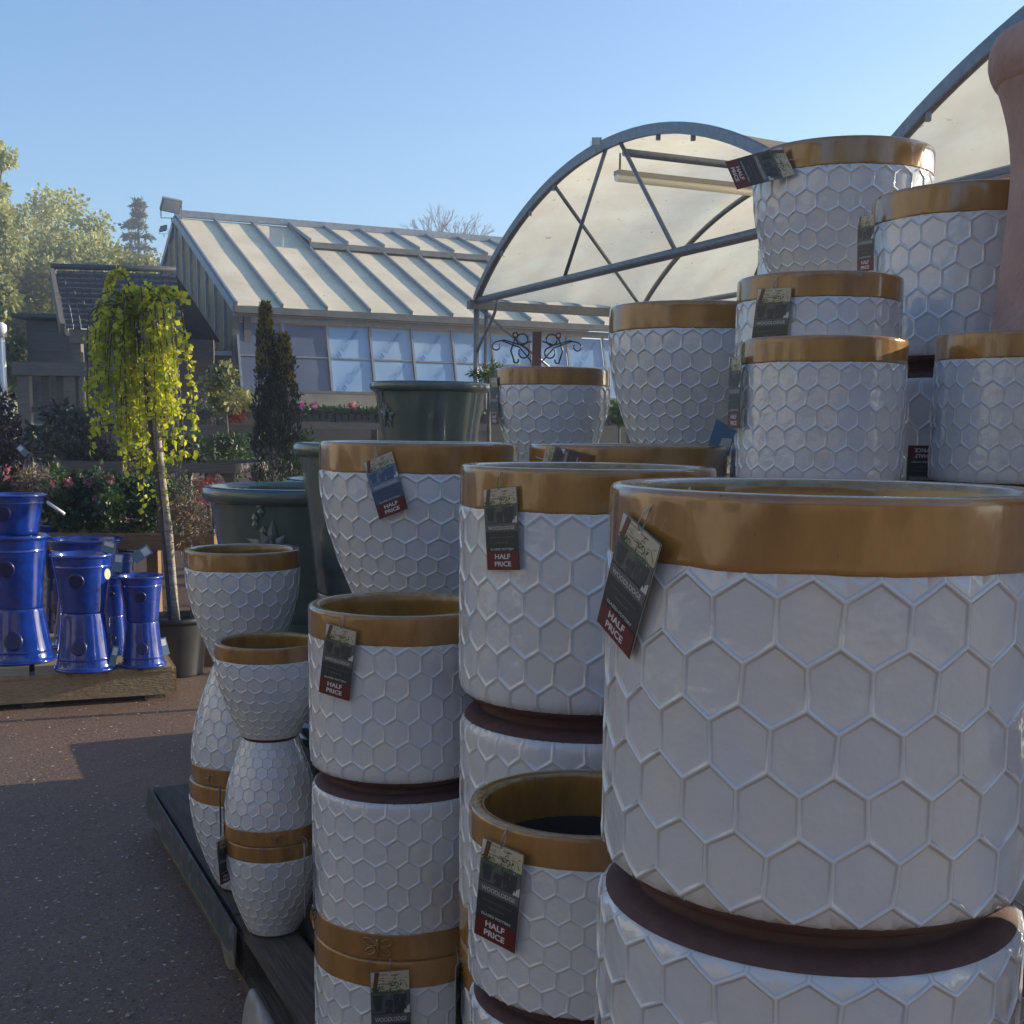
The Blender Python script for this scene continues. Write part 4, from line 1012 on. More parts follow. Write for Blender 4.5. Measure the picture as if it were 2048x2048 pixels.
# ------------------------------------------------------------------ greenhouse
GA = Vector((-3.62, 16.10, 0)); gd = Vector((.9086, .4177, 0)); gn = Vector((-.4177, .9086, 0)); BAY = .598
def greenhouse():
    e = empty('greenhouse', (GA.x, GA.y, 0), math.atan2(gd.y, gd.x), 'long greenhouse with cream ribbed roof and blue boarded sloping windows', 'greenhouse')
    n = 15; Ln = n*BAY; zr = 4.62; W = 4.25; ze = 2.92; zs = 1.82; out = .26; sl = math.atan2(zr-ze, W)
    # local: x along the wall, y away from the viewer
    def slope(x, t): return Vector((x, -.06+(W+.06)*t, ze-.02+(zr-ze+.02)*t))
    up = Vector((0, -math.sin(sl), math.cos(sl)))
    for k in range(n):                       # roof panels, slightly buckled sheets
        mb = MB(); vs = []; rnd = random.Random(k)
        nx, ny = 6, 14
        for j in range(ny+1):
            for i in range(nx+1):
                x = k*BAY+BAY*i/nx; t = j/ny
                b = .010*mnoise.noise(Vector((x*2.2, t*3, k*1.7)))*(1 if 0 < i < nx else 0)
                vs.append(slope(x, t)+up*b)
        mb.add(vs, [(j*(nx+1)+i, j*(nx+1)+i+1, (j+1)*(nx+1)+i+1, (j+1)*(nx+1)+i) for j in range(ny) for i in range(nx)], 0, True)
        mb.build('roof_panel', CREAM, e)
    for k in range(n+1):
        mb = MB(); mb.obox(slope(k*BAY, 0)+up*.026, slope(k*BAY, 1)+up*.026, .028, .052, up=Vector((0, 0, 1)) ); mb.build('roof_rib', ALU, e)
    # raised vents near the ridge from the third bay
    t0 = .70
    for k in range(3, n):
        mb = MB(); vs = [slope(k*BAY+.02, t0)+up*.11, slope((k+1)*BAY-.0, t0)+up*.11, slope((k+1)*BAY, 1)+up*.03, slope(k*BAY+.02, 1)+up*.03]
        vs2 = [v-up*.012 for v in vs]; mb.add(vs+vs2, [(0, 1, 2, 3), (7, 6, 5, 4), (0, 3, 7, 4), (1, 0, 4, 5), (2, 1, 5, 6), (3, 2, 6, 7)]); f = mb.build('roof_vent', CREAM, e)
        mb = MB(); mb.obox(slope(k*BAY+.01, t0)+up*.14, slope(k*BAY+.01, 1)+up*.055, .028, .05); mb.build('vent_rib', ALU, f)
    mb = MB(); mb.obox(slope(3*BAY, t0-.004)+up*.075, slope(Ln, t0-.004)+up*.075, .03, .085); mb.build('vent_rail', GUTTER, e)
    mb = MB(); mb.obox(slope(-.03, 1.0)+up*.07, slope(Ln, 1.0)+up*.07, .09, .10); mb.build('ridge_cap', ALU, e)
    # rear slope
    mb = MB(); mb.add([Vector((0, W, zr)), Vector((Ln, W, zr)), Vector((Ln, 2*W, ze)), Vector((0, 2*W, ze)), Vector((0, W, zr-.02)), Vector((Ln, W, zr-.02)), Vector((Ln, 2*W, ze-.02)), Vector((0, 2*W, ze-.02))],
                      [(0, 1, 2, 3), (7, 6, 5, 4), (1, 0, 4, 5), (3, 2, 6, 7)]); mb.build('rear_roof', CREAM, e)
    mb = MB(); mb.box((0, 2*W-.02, .3), (Ln, 2*W, ze)); mb.build('rear_wall', M_('dark_rear_wall', (.12, .13, .12), (.08, .09, .08), rough=.8), e)  # mottled dark grey-green wall colour
    mb = MB(); mb.obox((-.05, -.13, ze-.075), (Ln, -.13, ze-.075), .12, .085); mb.build('gutter', GUTTER, e)
    mb = MB(); mb.box((0, -.04, ze-.21), (Ln, 0, ze-.125)); mb.build('eave_board', ALU, e)
    zt = ze-.21
    def wp(x, t, l=0):  # t 0 top .. 1 sill
        nn = Vector((0, -(zt-zs), -out)).normalized(); nn = Vector((0, -(zt-zs), out)).normalized()
        return Vector((x, -.02-out*t, zt+(zs-zt)*t))+nn*l
    for k in range(n):
        for (ta, tb) in ((.02, .485), (.505, .98)):
            mb = MB(); x0, x1 = k*BAY+.025, (k+1)*BAY-.025; vs = [wp(x0, ta), wp(x1, ta), wp(x1, tb), wp(x0, tb)]
            nx = 5; v2 = []
            rnd = random.Random(k*7+int(ta*10))
            for j in range(nx+1):
                for i in range(nx+1):
                    p = wp(x0+(x1-x0)*i/nx, ta+(tb-ta)*j/nx, .006*mnoise.noise(Vector((k*3.1+i*.6, j*.6, ta*9))))
                    v2.append(p)
            mb.add(v2, [(j*(nx+1)+i, (j+1)*(nx+1)+i, (j+1)*(nx+1)+i+1, j*(nx+1)+i+1) for j in range(nx) for i in range(nx)], 0, True)
            mt = BOARD_DK if k < 2 else BOARD
            pn = mb.build('pane', mt, e)
            if k >= 2 and k < 9:
                vs_, fs_, wd = text_geo('EcoTherm', .0); t = MB(); h = .058; ca, sa = math.cos(.88), math.sin(.88)
                cx, ct = (x0+x1)/2+rnd.uniform(-.03, .03), (ta+tb)/2
                def q(x, y):
                    X = (x*ca-y*sa)*h; Z = (x*sa+y*ca)*h; return wp(cx+X, ct-Z/(zt-zs), .012)
                t.add([q(x+.6, y) for x, y in vs_], fs_)
                t.build('printed_lettering', BOARD_TXT, pn); t = MB()
                for sx in (0, 1): t.add([q(-wd/2-1.6+sx*.7+a, b) for a, b in ((0, -.5), (.45, -.5), (.75, .5), (.3, .5))], [(0, 1, 2, 3)])
                t.build('printed_mark', BOARD_TXT, pn)
    for k in range(n+1):
        mb = MB(); mb.obox(wp(k*BAY, 0, .012), wp(k*BAY, 1, .012), .030, .03, up=Vector((0, 1, 0))); mb.build('mullion', ALU, e)
    mb = MB(); mb.obox(wp(0, .495, .010), wp(Ln, .495, .010), .018, .02); mb.build('transom', ALU, e)
    mb = MB(); mb.obox(wp(0, 1.0, .0), wp(Ln, 1.0, .0), .07, .035); mb.build('sill', GUTTER, e)
    mb = MB(); mb.box((0, -.31, zs-.21), (Ln, -.27, zs-.019)); mb.build('skirt_board', M_('cream_skirt', (.30, .29, .25), (.22, .21, .18), rough=.6), e)
    mb = MB(); mb.box((.0, -.25, .3), (Ln, -.23, zs-.21)); mb.build('plinth', M_('dark_plinth', (.03, .03, .035), (.05, .05, .05), rough=.8), e)
    # corner post and gable
    for x in (-.02, .13):
        mb = MB(); mb.box((x-.045, -.10, .4), (x+.045, -.02, zt+.05)); mb.build('corner_post', W_GREY, e)
    mb = MB(); mb.obox((-.02, -.05, ze-.05), (-.02, W, zr-.02), .05, .10); mb.build('verge_board', ALU, e)
    mb = MB(); mb.obox((-.02, W, zr-.02), (-.02, 2*W, ze-.05), .05, .10); mb.build('verge_board', ALU, e)
    ny = 14
    for k in range(ny):
        y0 = .0+2*W*k/ny; y1 = 2*W*(k+1)/ny-.03
        def zt_(y): return ze-.08+(zr-ze)*(1-abs(y-W)/W)
        zb = 1.15 if k > 6 else (2.35+.04*k)
        mb = MB(); mb.add([(-.01, y0+.015, zb), (-.01, y1, zb), (-.01, y1, zt_(y1)), (-.01, y0+.015, zt_(y0))], [(3, 2, 1, 0)]); mb.build('gable_pane', GLASS_OLD, e)
        mb = MB(); mb.box((-.035, y0-.02, zb), (.0, y0+.012, zt_(y0))); mb.build('gable_bar', ALU, e)
    mb = MB(); mb.obox((-.03, .05, 2.30), (-.03, 2*W-.1, 2.75), .03, .06); mb.build('gable_rail', ALU, e)
    # dark green shade netting filling the side opening
    mb = MB(); vs = []
    for j in range(9):
        for i in range(23):
            y = .05+4.3*i/22; z = .9+(1.50-.0)*j/8*(1); vs.append((.05+.02*math.sin(i*1.3), y, z+.03*math.sin(i*.9)*(j/8)))
    mb.add(vs, [(j*23+i, j*23+i+1, (j+1)*23+i+1, (j+1)*23+i) for j in range(8) for i in range(22)], 0, True)
    o = mb.build('shade_net', M_('dark_green_net', (.006, .022, .020), (.012, .035, .030), rough=.8), e); o.modifiers.new('t', 'SOLIDIFY').thickness = .004
    mb = MB(); mb.box((.03, .2, .3), (.06, 4.4, 1.15)); mb.build('side_panel', M_('grey_side_panel', (.10, .10, .09), (.14, .135, .12), rough=.8), e)
BOARD = M_('blue_insulation_board', (.22, .39, .64), (.34, .48, .64), scale=1.1, rough=.28, coat=.3, bump=.25, bscale=2.5)
BOARD_DK = M_('dark_glass_pane', (.10, .12, .17), (.15, .16, .20), scale=2, rough=.12, coat=.5)
BOARD_TXT = M_('faint_blue_print', (.09, .22, .46), rough=.4)
GLASS_OLD = M_('dirty_glass', (.10, .12, .11), (.17, .18, .16), scale=2.5, rough=.2, coat=.3, trans=.35)
greenhouse()

def floodlight(u, v, Y, s, yaw, pitch, label, name='floodlight'):
    P = aty(u, v, Y); e = empty(name, P, 0, label, 'lamp'); R = Matrix.Rotation(yaw, 4, 'Z') @ Matrix.Rotation(pitch, 4, 'X') @ Matrix.Rotation(.12, 4, 'Y')
    mb = MB(); mb.box((-.5*s, -.07*s, -.36*s), (.5*s, .12*s, .36*s), M=R); mb.build('housing', M_('lamp_grey_housing', (.16, .16, .17), rough=.5), e)
    mb = MB(); mb.box((-.44*s, -.082*s, -.31*s), (.44*s, -.071*s, .31*s), M=R); mb.build('glass', M_('lamp_glass', (.42, .44, .45), rough=.15, coat=.5), e)
    mb = MB(); mb.obox((-.54*s, .03*s, -.62*s), (-.54*s, .03*s, .05*s), .04*s, .07*s, up=Vector((0, 1, 0))); mb.obox((.54*s, .03*s, -.62*s), (.54*s, .03*s, .05*s), .04*s, .07*s, up=Vector((0, 1, 0))); mb.obox((-.54*s, .03*s, -.62*s), (.54*s, .03*s, -.62*s), .05*s, .03*s)
    mb.tube([(0, .03*s, -.62*s), (.05*s, .03*s, -1.0*s)], .04*s, 8); mb.build('bracket', METAL, e)
    return e
floodlight(342, 411, 19.6, .30, math.radians(28), math.radians(38), 'square floodlight standing on the greenhouse ridge end against the sky')
floodlight(327, 457, 19.9, .13, math.radians(150), math.radians(20), 'small dark spotlight just below the ridge end of the greenhouse', 'spotlight')

# ------------------------------------------------------------------ open canopies (translucent barrel roofs)
C0 = Vector((-.4836, 15.647, 0)); cdv = Vector((.40566, -.91402, 0)); cn = Vector((.91402, .40566, 0)); CW = 7.0; ZC = 2.95
def arch(x):
    t = min(1, abs(2*x/CW-1)); return ZC+1.2*(max(0, 1-t*t))**.88
def canopy(s0, label, frames=3, FR=2.36):
    org = C0+cdv*s0; e = empty('barrel_canopy', (org.x, org.y, 0), 0, label, 'canopy', 'open translucent barrel canopies')
    def P(s, n_, z): return cdv*s+cn*n_+Vector((0, 0, z))
    NS = 48
    # fabric
    mb = MB(); vs = []; NN = (frames-1)*12+2
    ss = [CW*(1-math.cos(PI*i/NS))/2 for i in range(NS+1)]
    for j in range(NN+1):
        n_ = -.05+j/12*FR; ph = (j % 12)/12
        sag = .055*math.sin(PI*ph)
        for s in ss:
            x = s; z = arch(s)+.035-sag*math.sin(PI*s/CW)+.012*mnoise.noise(Vector((s*1.5, n_*1.2, s0)))*1.5+.010*math.sin(n_*19+s*2.0)*(1-min(1, s/1.6) if s < 1.6 else 0)
            vs.append(P(x, n_, z))
    w_ = NS+1
    mb.add(vs, [(j*w_+i, j*w_+i+1, (j+1)*w_+i+1, (j+1)*w_+i) for j in range(NN) for i in range(NS)], 0, True)
    mb.build('roof_fabric', FABRIC, e)
    for k in range(frames):
        n_ = k*FR
        mb = MB(); mb.tube([P(s, n_, arch(s)) for s in ss], .040 if k == 0 else .032, 10); mb.build('arch_tube', METAL, e)
        if k == 0:
            mb = MB(); vs = []
            for s in ss:
                z = arch(s); vs += [P(s, -.055, z-.045), P(s, -.055, z+.05), P(s, -.03, z+.062), P(s, -.03, z-.04)]
            m = len(ss); fs = [(4*i+a, 4*i+(a+1) % 4, 4*i+4+(a+1) % 4, 4*i+4+a) for i in range(m-1) for a in range(4)]
            mb.add(vs, fs, 0, False); mb.build('edge_trim', METAL, e)
        mb = MB(); mb.tube([P(.0, n_, ZC), P(CW, n_, ZC)], .045 if k == 0 else .032, 10); mb.build('tie_beam', METAL, e)
        for (sa, sb) in ((3.35, 2.45), (3.65, 4.75)):
            mb = MB(); mb.tube([P(sa, n_, arch(sa)-.03), P(sb, n_, ZC)], .021, 8); mb.build('strut', METAL, e)
    for (sa, sb) in ((2.15, .0),):
        mb = MB(); mb.tube([P(sa, 0.03, arch(sa)-.03), P(sb+.05, FR, ZC)], .021, 8); mb.build('diagonal_brace', METAL, e)
    mb = MB(); mb.tube([P(3.72, 0, arch(3.72)-.13), P(3.72, FR*(frames-1), arch(3.72)-.13)], .038, 8); mb.build('purlin', METAL, e)
    mb = MB(); mb.obox(P(-.04, -.10, ZC-.045), P(-.04, FR*(frames-1)+.4, ZC-.045), .12, .10); mb.build('gutter', GUTTER, e)
    for k in range(frames):
        for s in ((0,) if s0 == 0 else (0,)):
            g = terrain(org.x+cn.x*k*FR, org.y+cn.y*k*FR)
            mb = MB(); mb.tube([P(-.02, k*FR, g), P(-.02, k*FR, ZC)], .036, 10); mb.build('post', METAL, e)
            if k == 0: mb = MB(); mb.tube([P(-.02, k*FR+.13, g), P(-.02, k*FR+.13, ZC)], .024, 10); mb.build('downpipe', METAL, e)
            if k == 0:
                pts = [P(.02+.62*math.sin(t*PI/2)**1.3, k*FR, ZC-.62+.60*t) for t in [i/8 for i in range(9)]]
                mb = MB(); mb.tube(pts, .02, 8); mb.build('knee_brace', METAL, e)
                mb = MB(); mb.tube([P(0, .05, ZC-.10), P(0, 1.25, ZC-.95)], .02, 8); mb.build('knee_brace', METAL, e)
    for s in (.8, 1.6, 2.2, 4.4, 5.0):       # small clips along the arch
        mb = MB(); c = P(s, -.02, arch(s)-.06); mb.box((c.x-.02, c.y-.02, c.z-.03), (c.x+.02, c.y+.02, c.z+.03)); mb.build('clip', METAL, e)
    return e
canopy(0, 'nearer to centre barrel canopy with cream translucent roof above the bowl pots')
canopy(7.1, 'barrel canopy whose grey arch climbs at the right photo edge behind the urn', 2, 2.8)
canopy(14.2, 'third barrel canopy added for shade beyond the right photo edge', 2, 2.8)  # unseen bay added to shade the display from the right
def tube_light():
    def P(s, n_, z): return C0+cdv*s+cn*n_+Vector((0, 0, z))
    s = 3.30; z = arch(3.3)-.26; a = P(s, .15, z); b = P(s, 2.1, z)
    e = empty('tube_lamp', a, 0, 'long tube lamp glowing pale yellow under the canopy roof', 'lamp'); b = b-a
    mb = MB(); mb.obox(Vector((0,0,.03)), b+Vector((0,0,.03)), .11, .045); mb.build('housing', M_('lamp_body_cream', (.40, .37, .30), rough=.5), e)
    mb = MB(); mb.tube([Vector((0,0,-.012)), b+Vector((0,0,-.012))], .045, 12); mb.build('diffuser', M_('lamp_diffuser', (.9, .82, .60), rough=.3, emis=.05), e)
    mb = MB()
    for t in (.02, .98): mb.obox(b*t+Vector((0,0,.05)), b*t+Vector((0,0,.22)), .02, .02, up=Vector((0,1,0)))
    mb.build('hanger', METAL, e)
tube_light()
floodlight(1193, 283, 11.9, .10, math.radians(-40), math.radians(10), 'little round lamp clamped on top of the grey arch', 'clamp_lamp')

# hook post with curly iron brackets
def hook_post():
    P = atz(1074, 664, 2.1) if False else aty(1074, 664, 7.2); e = empty('hook_post', (P.x, P.y, 0), 0, 'brown wooden post with curly black iron hooks above the small bowl pot', 'post'); z = P.z
    mb = MB(); mb.box((-.026, -.026, .0), (.026, .026, z)); mb.build('post', M_('brown_post', (.10, .045, .03), (.15, .07, .045), scale=9, rough=.6), e)
    def sw(cx, cz, r, a0, a1, sx=1): return [Vector((sx*(cx+r*math.cos(a0+(a1-a0)*i/14)), -.03, z+cz+r*math.sin(a0+(a1-a0)*i/14))) for i in range(15)]
    for sx in (-1, 1):
        mb = MB(); mb.tube([Vector((sx*.03, -.03, z-.055)), Vector((sx*.10, -.03, z-.075)), Vector((sx*.19, -.03, z-.05)), Vector((sx*.24, -.03, z-.06))]+sw(.235, -.085, .022, PI*.4, -PI*1.2, sx), .0045, 6); mb.build('hook_arm', IRON, e)
        mb = MB(); mb.tube(sw(.085, -.045, .032, PI*1.5, -PI*.3, sx)+sw(.075, -.12, .03, PI*.6, PI*2.2, sx), .005, 6)
        mb.tube(sw(.125, -.02, .014, 0, 2*PI, sx), .005, 6); mb.tube([Vector((sx*.125, -.03, z-.035)), Vector((sx*.15, -.03, z-.11)), Vector((sx*.13, -.03, z-.17))]+sw(.12, -.165, .014, 0, -PI*1.2, sx), .0055, 6)
        mb.tube([Vector((sx*.03, -.03, z-.17)), Vector((sx*.10, -.03, z-.09)), Vector((sx*.20, -.03, z-.055))], .0045, 6); mb.build('scroll', IRON, e)
hook_post()

# ------------------------------------------------------------------ left side buildings
SLATE = M_('dark_roof_slate', (.030, .036, .045), (.055, .06, .07), scale=9, rough=.55, bump=.3, bscale=20)
def shelter():
    Y0, Y1 = 15.2, 14.2; r0_ = aty(112, 541, Y0); r1_ = aty(352, 549, Y0+.3); e0 = aty(133, 656, Y1); e1 = aty(372, 664, Y1+.3)
    e = empty('tiled_shelter', (e0.x, e0.y, 0), 0, 'small open shelter with dark tiled pitched roof and pale gable board', 'shelter'); o = Vector((e0.x, e0.y, 0))
    A, B, C, D = [Vector(p)-o for p in (r0_, r1_, e1, e0)]
    mb = MB(); n = 11                        # overlapping tile courses
    for k in range(n):
        t0, t1 = k/n, (k+1)/n; p0 = A.lerp(D, t0); p1 = B.lerp(C, t0); q1 = B.lerp(C, t1+.01)+Vector((0, -.02, .035)); q0 = A.lerp(D, t1+.01)+Vector((0, -.02, .035))
        nn = 16
        for i in range(nn):
            a, b = i/nn+.002, (i+1)/nn-.002; dz = Vector((0, 0, random.uniform(-.006, .006))); 
            mb.add([p0.lerp(p1, a), p0.lerp(p1, b), q0.lerp(q1, b)+dz, q0.lerp(q1, a)+dz, q0.lerp(q1, b)+dz-Vector((0, 0, .035)), q0.lerp(q1, a)+dz-Vector((0, 0, .035))], [(3, 2, 1, 0), (5, 4, 2, 3)])
    mb.build('roof', SLATE, e)
    mb = MB(); A2 = A+Vector((0, 0, .0)); D2 = Vector((D.x-.02, A.y*2-D.y, D.z)); C2 = Vector((C.x, A.y*2-D.y, C.z)); mb.add([A, B, C2, D2], [(0, 1, 2, 3)]); mb.build('rear_roof', SLATE, e)
    mb = MB(); mb.obox(A-Vector((.05, 0, .04)), D-Vector((.05, 0, .02)), .05, .16); mb.obox(A-Vector((.05, 0, .04)), D2-Vector((.05, 0, .02)), .05, .16); mb.build('bargeboard', W_GREY, e)
    mb = MB(); mb.tube([A+Vector((-.06, 0, .05)), B+Vector((0, 0, .06))], .035, 8); mb.build('ridge_tiles', SLATE, e)
    mb = MB(); x = -.02; mb.add([(A.x+x, A.y, A.z-.12), (D.x+x, D.y, D.z-.08), (D2.x+x, D2.y, D2.z-.08)], [(0, 1, 2)]); mb.build('gable_board', M_('pale_gable_board', (.26, .33, .36), (.20, .26, .27), rough=.6), e)
    mb = MB(); mb.obox(D+Vector((.02, .03, -.09)), C+Vector((0, .03, -.09)), .05, .16); mb.build('eave_beam', W_GREY, e)
    for t in (.06, .45, .85):
        p = D.lerp(C, t); g = terrain(p.x+o.x, p.y+o.y); mb = MB(); mb.box((p.x-.05, p.y+.06, g), (p.x+.05, p.y+.16, p.z-.16)); mb.build('post', W_GREY, e)
    mb = MB(); mb.box((D.x+.05, D.y+1.6, terrain(0, 14)), (C.x, D.y+1.65, D.z)); mb.build('back_wall', W_DARK, e)
shelter()
def hut():
    a = aty(52, 640, 17.0); b = aty(116, 640, 17.0); z0 = terrain(0, 17); e = empty('grey_hut', (a.x, a.y, 0), 0, 'low grey boarded hut left of the tiled shelter', 'hut'); W = b.x-a.x+.3
    mb = MB()
    n = int((a.z-z0)/.14)
    for k in range(n): mb.box((0, 0-.004*(k % 2), z0+k*.14), (W, 1.2, z0+k*.14+.137))
    mb.build('boarded_wall', W_GREY, e)
    mb = MB(); mb.obox((-.1, .5, a.z+.04), (W+.1, .5, a.z+.04), 1.5, .05); mb.build('roof', SLATE, e)
hut()
def trellis():
    Y = 13.0; a = aty(28, 737, Y); b = aty(250, 742, Y); z0 = terrain(0, Y); e = empty('slatted_trellis', (a.x, Y, 0), 0, 'weathered slatted trellis fence with thick top rail behind the weeping tree', 'fence'); W = b.x-a.x
    mb = MB(); mb.box((0, -.06, a.z-.07), (W, .08, a.z+.07)); mb.build('top_rail', W_GREY, e)
    for x in (.10, W/2, W-.1):
        mb = MB(); mb.box((x-.06, -.03, z0), (x+.06, .06, a.z-.07)); mb.build('post', W_GREY, e)
    k = 0; x = .28
    while x < W-.1:
        mb = MB(); mb.box((x, 0, z0+.1), (x+.085, .025, a.z-.07)); mb.build('slat', W_DARK, e); x += .155
    for z in (a.z-.42, a.z-.85):
        mb = MB(); mb.box((.1, .027, z-.03), (W-.1, .055, z+.03)); mb.build('cross_rail', W_DARK, e)
trellis()
mb = MB(); P = aty(2, 650, 14); mb.tube([(P.x, P.y, .8), (P.x, P.y, P.z-.1)], .035, 10); mb.tube([(P.x, P.y, P.z-.13), (P.x, P.y, P.z), (P.x, P.y, P.z+.03)], [.06, .06, .02], 12)
mb.build('white_post', PAPER, label='slim white post with cap at the extreme left edge', cat='post')

# ------------------------------------------------------------------ far trees
def bg_tree(u0_, v0_, u1_, v1_, Y, mat, n, size, label, seed, nc=26, cr=.3, depth=1.5, name='tree', group=None, aspect=.7):
    a = aty(u0_, v1_, Y); b = aty(u1_, v0_, Y); c = (a+b)/2; rx = (b.x-a.x)/2; rz = (b.z-a.z)/2; g = terrain(c.x, Y)
    e = empty(name, (c.x, Y, g), 0, label, 'tree', group)
    cc = (0, 0, c.z-g); rad = (rx, depth, rz)
    rr = random.Random(seed); cl = []
    for i in range(nc):
        v = Vector((rr.gauss(0, 1), rr.gauss(0, 1), rr.gauss(0, 1))).normalized()*rr.uniform(.3, 1)
        cl.append((Vector((v.x*rad[0], v.y*rad[1], v.z*rad[2]))+Vector(cc), rr.uniform(.5, 1.3)*cr*min(rx, rz), rr.random()))
    def f(r):
        k = r.choice(cl); v = Vector((r.gauss(0, 1), r.gauss(0, 1), r.gauss(0, 1))).normalized()*(r.random()**.5)
        return k[0]+v*k[1], v, min(1, k[2]*.6+r.uniform(0, .4))
    leaves(n, f, size, mat, 'crown', e, seed, aspect=aspect)
    mb = MB(); mb.tube([(0, 0, 0), (.05, 0, cc[2]-rz*.5), (.0, 0, cc[2]+rz*.4)], [.16, .12, .04], 8)
    for k in cl[:14]: 
        st = Vector((0, 0, cc[2]+rz*rr.uniform(-.7, .1))); mb.tube([st, st.lerp(k[0], .5)+Vector((0, 0, .1)), k[0]], [.06, .035, .012], 5, 0, False)
    mb.build('trunk', BARK, e); return e
g = 'spring trees beyond the shelter'
bg_tree(-150, 395, 130, 900, 32, LF_OLIVE, 26000, .13, 'broad olive tree at the left photo edge behind the hut', 101, 60, .42, 2.2, group=g)
bg_tree(20, 380, 260, 800, 35, LF_FAR, 26000, .125, 'pale spring tree with thin twiggy top above the shelter', 102, 70, .38, 2.2, group=g)
bg_tree(180, 440, 350, 780, 31, LF_OLIVE, 17000, .115, 'rounded olive tree touching the greenhouse gable', 103, 44, .42, 1.8, group=g)
bg_tree(-70, 205, 22, 640, 28, LF_FAR, 8000, .12, 'tall slender tree rising at the top left photo edge', 104, 26, .40, .9, group=g)
bg_tree(-220, 520, 90, 980, 24, LF_OLIVE, 12000, .14, 'dark low tree mass behind the white post', 105, 26, .36, 1.6, group=g)
bg_tree(80, 560, 330, 900, 27, LF_GREEN, 8000, .14, 'darker green tree seen under the shelter roof', 106, 26, .36, 1.6, group=g)
def cedar():
    Y = 46; c = aty(275, 405, Y); b = aty(275, 520, Y); e = empty('cedar', (c.x, Y, terrain(0, Y)), 0, 'dark flat-branched conifer top left of the floodlight', 'tree'); g0 = terrain(0, Y)
    h0, h1 = b.z-g0, c.z-g0; rr = random.Random(3); tiers = []
    for k in range(9):
        t = k/8; z = h0-1+(h1-h0+1)*t; L = (1-t)*1.35+.12
        for s in range(4): a = rr.uniform(0, 2*PI); tiers.append((z, a, L*rr.uniform(.6, 1.2)))
    def f(r):
        z, a, L = r.choice(tiers); t = r.random(); return Vector((math.cos(a)*L*t+r.gauss(0, .06), math.sin(a)*L*t+r.gauss(0, .06), z-.12*t+r.gauss(0, .05))), Vector((math.cos(a), math.sin(a), .1)), r.random()
    leaves(2600, f, .20, leafmat('far_conifer', (.10, .13, .11), (.16, .19, .15)), 'crown', e, 3, aspect=.35)
    mb = MB(); mb.tube([(0, 0, 0), (0, 0, h1)], [.25, .02], 8); mb.build('trunk', BARK, e)
cedar()
def bare_tree():
    Y = 42; top = aty(898, 368, Y); base = aty(895, 560, Y); g0 = terrain(0, Y); e = empty('bare_tree', (base.x, Y, g0), 0, 'leafless tree with fine twigs above the greenhouse ridge', 'tree')
    mb = MB(); rr = random.Random(12)
    def grow(p, d, L, r, dep):
        q = p+d*L; mid = p.lerp(q, .5)+Vector((rr.gauss(0, .04), rr.gauss(0, .04), 0))*L
        mb.tube([p, mid, q], [r, r*.85, r*.7], 5 if dep < 3 else 3, 0, False)
        if dep >= 7: return
        for k in range(2 if rr.random() < .75 else 3):
            nd = (d+Vector((rr.gauss(0, .42), rr.gauss(0, .3), rr.gauss(.10, .22)))).normalized(); grow(q, nd, L*rr.uniform(.66, .86), r*.66, dep+1)
    H0 = base.z-g0
    mb.tube([(0, 0, 0), (0, 0, H0)], [.16, .11], 8, 0, False)
    for a in (-.5, -.15, .2, .55): grow(Vector((0, 0, H0-rr.uniform(.2, .6))), Vector((math.sin(a), rr.gauss(0, .2), math.cos(a))).normalized(), .72, .055, 1)
    mb.build('branches', M_('pale_far_twigs', (.30, .27, .27), (.22, .20, .20), rough=.9), e)
bare_tree()
shrub(760, 462, 812, 490, 42, LF_FAR, 120, .12, 'wisp of twigs above the greenhouse ridge left of the bare tree', cat='tree', name='twiggy_treetop', seed=140, nc=6, cr=.5, depth=.4)

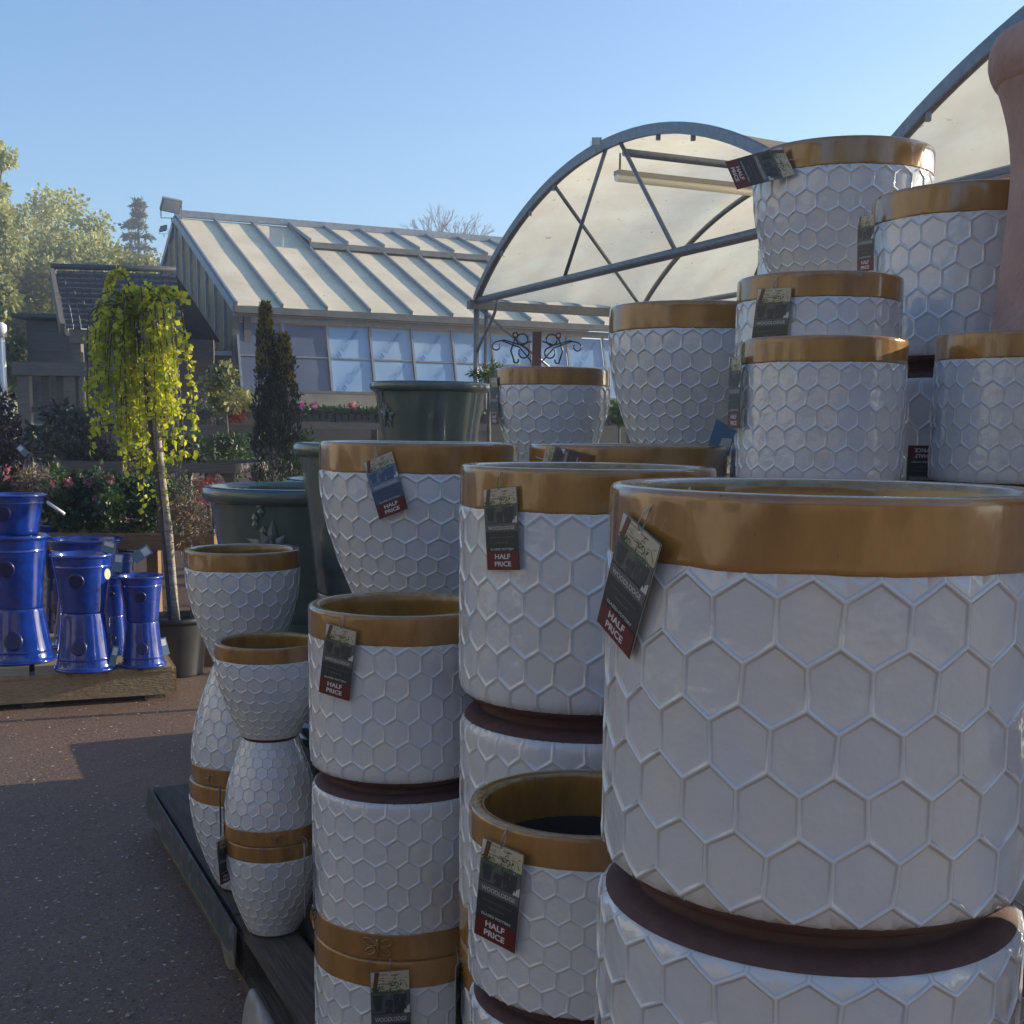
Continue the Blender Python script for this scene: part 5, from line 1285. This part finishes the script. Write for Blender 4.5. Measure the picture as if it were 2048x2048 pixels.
# ------------------------------------------------------------------ unseen surroundings added for bounce light and reflections in the glaze
def side_hall():  # pale wall added out of view to bounce warm light
    e = empty('bounce_hall', (-8, -6, 0), 0, 'cream rendered hall added for warm bounce light, outside the left photo edge', 'building')
    mb = MB(); mb.box((-5, 0, 0), (0, 14, 5)); mb.build('wall', M_('cream_render', (.36, .34, .30), (.30, .28, .24), scale=2, rough=.9), e)
    mb = MB(); mb.box((-5.3, -.3, 5), (.3, 14.3, 5.25)); mb.build('roof', SLATE, e)
    for y in (1.5, 5, 8.5):
        mb = MB(); mb.box((.003, y, 1), (.03, y+1.8, 2.4)); mb.build('window', M_('hall_window', (.10, .12, .14), rough=.1), e)
side_hall()
def shop():  # unseen front added for warm fill and ochre reflections
    e = empty('bounce_shop', (-2, -6, 0), 0, 'sandy rendered shop added behind the viewer for warm fill, mirrored in the glazed rims', 'building')
    mb = MB(); mb.box((-5.5, -4, 0), (16, 0, 3.2)); mb.build('wall', M_('sandy_render', (.46, .38, .28), (.36, .28, .20), scale=2, rough=.85), e)
    mb = MB(); mb.box((-5.5, -4.4, 3.2), (16.4, .5, 3.45)); mb.build('roof', SLATE, e)
    for x in (-4, 4, 10):
        mb = MB(); mb.box((x, .003, .9), (x+2, .03, 2.3)); mb.build('window', M_('shop_window', (.10, .12, .14), rough=.1), e)
shop()
bg_tree(-100, 0, 200, 200, 10, LF_OLIVE, 10, .2, 'spare', 1) if False else None
def side_tree(x, y, h, r, seed, label, mat):
    e = empty('garden_tree', (x, y, 0), 0, label, 'tree', 'trees around the yard behind the viewer')
    leaves(2200, clump_sampler((0, 0, h*.62), (r, r, h*.36), 18, seed, .36), .22, mat, 'crown', e, seed, aspect=.7)
    mb = MB(); mb.tube([(0, 0, 0), (0, 0, h*.7)], [.15, .06], 8); mb.build('trunk', BARK, e)
side_tree(-9, -3, 6, 2.2, 201, 'tree left behind the viewer', LF_OLIVE)
side_tree(-11, 3, 5, 2.0, 202, 'tree far left outside the photo', LF_OLIVE)
side_tree(-5, -12, 8, 3, 203, 'tall tree behind the shop', LF_OLIVE)
side_tree(6, -13, 8, 3, 204, 'second tall tree behind the shop at the right', LF_OLIVE)

# ------------------------------------------------------------------ added volume standing in for low-sun lens glare
def glare_box():
    mb = MB(); mb.box((-104, -34, -1), (104, 144, 13)); m = bpy.data.materials.new('glare_veil'); m.use_nodes = True; n = m.node_tree
    n.nodes.remove(n.nodes['Principled BSDF']); v = n.nodes.new('ShaderNodeVolumePrincipled'); v.inputs['Density'].default_value = HAZE
    v.inputs['Color'].default_value = (.9, .93, 1, 1); v.inputs['Anisotropy'].default_value = .45; n.links.new(v.outputs[0], n.nodes['Material Output'].inputs['Volume'])
    mb.build('glare_haze', m, kind='stuff')
HAZE = .006
glare_box()
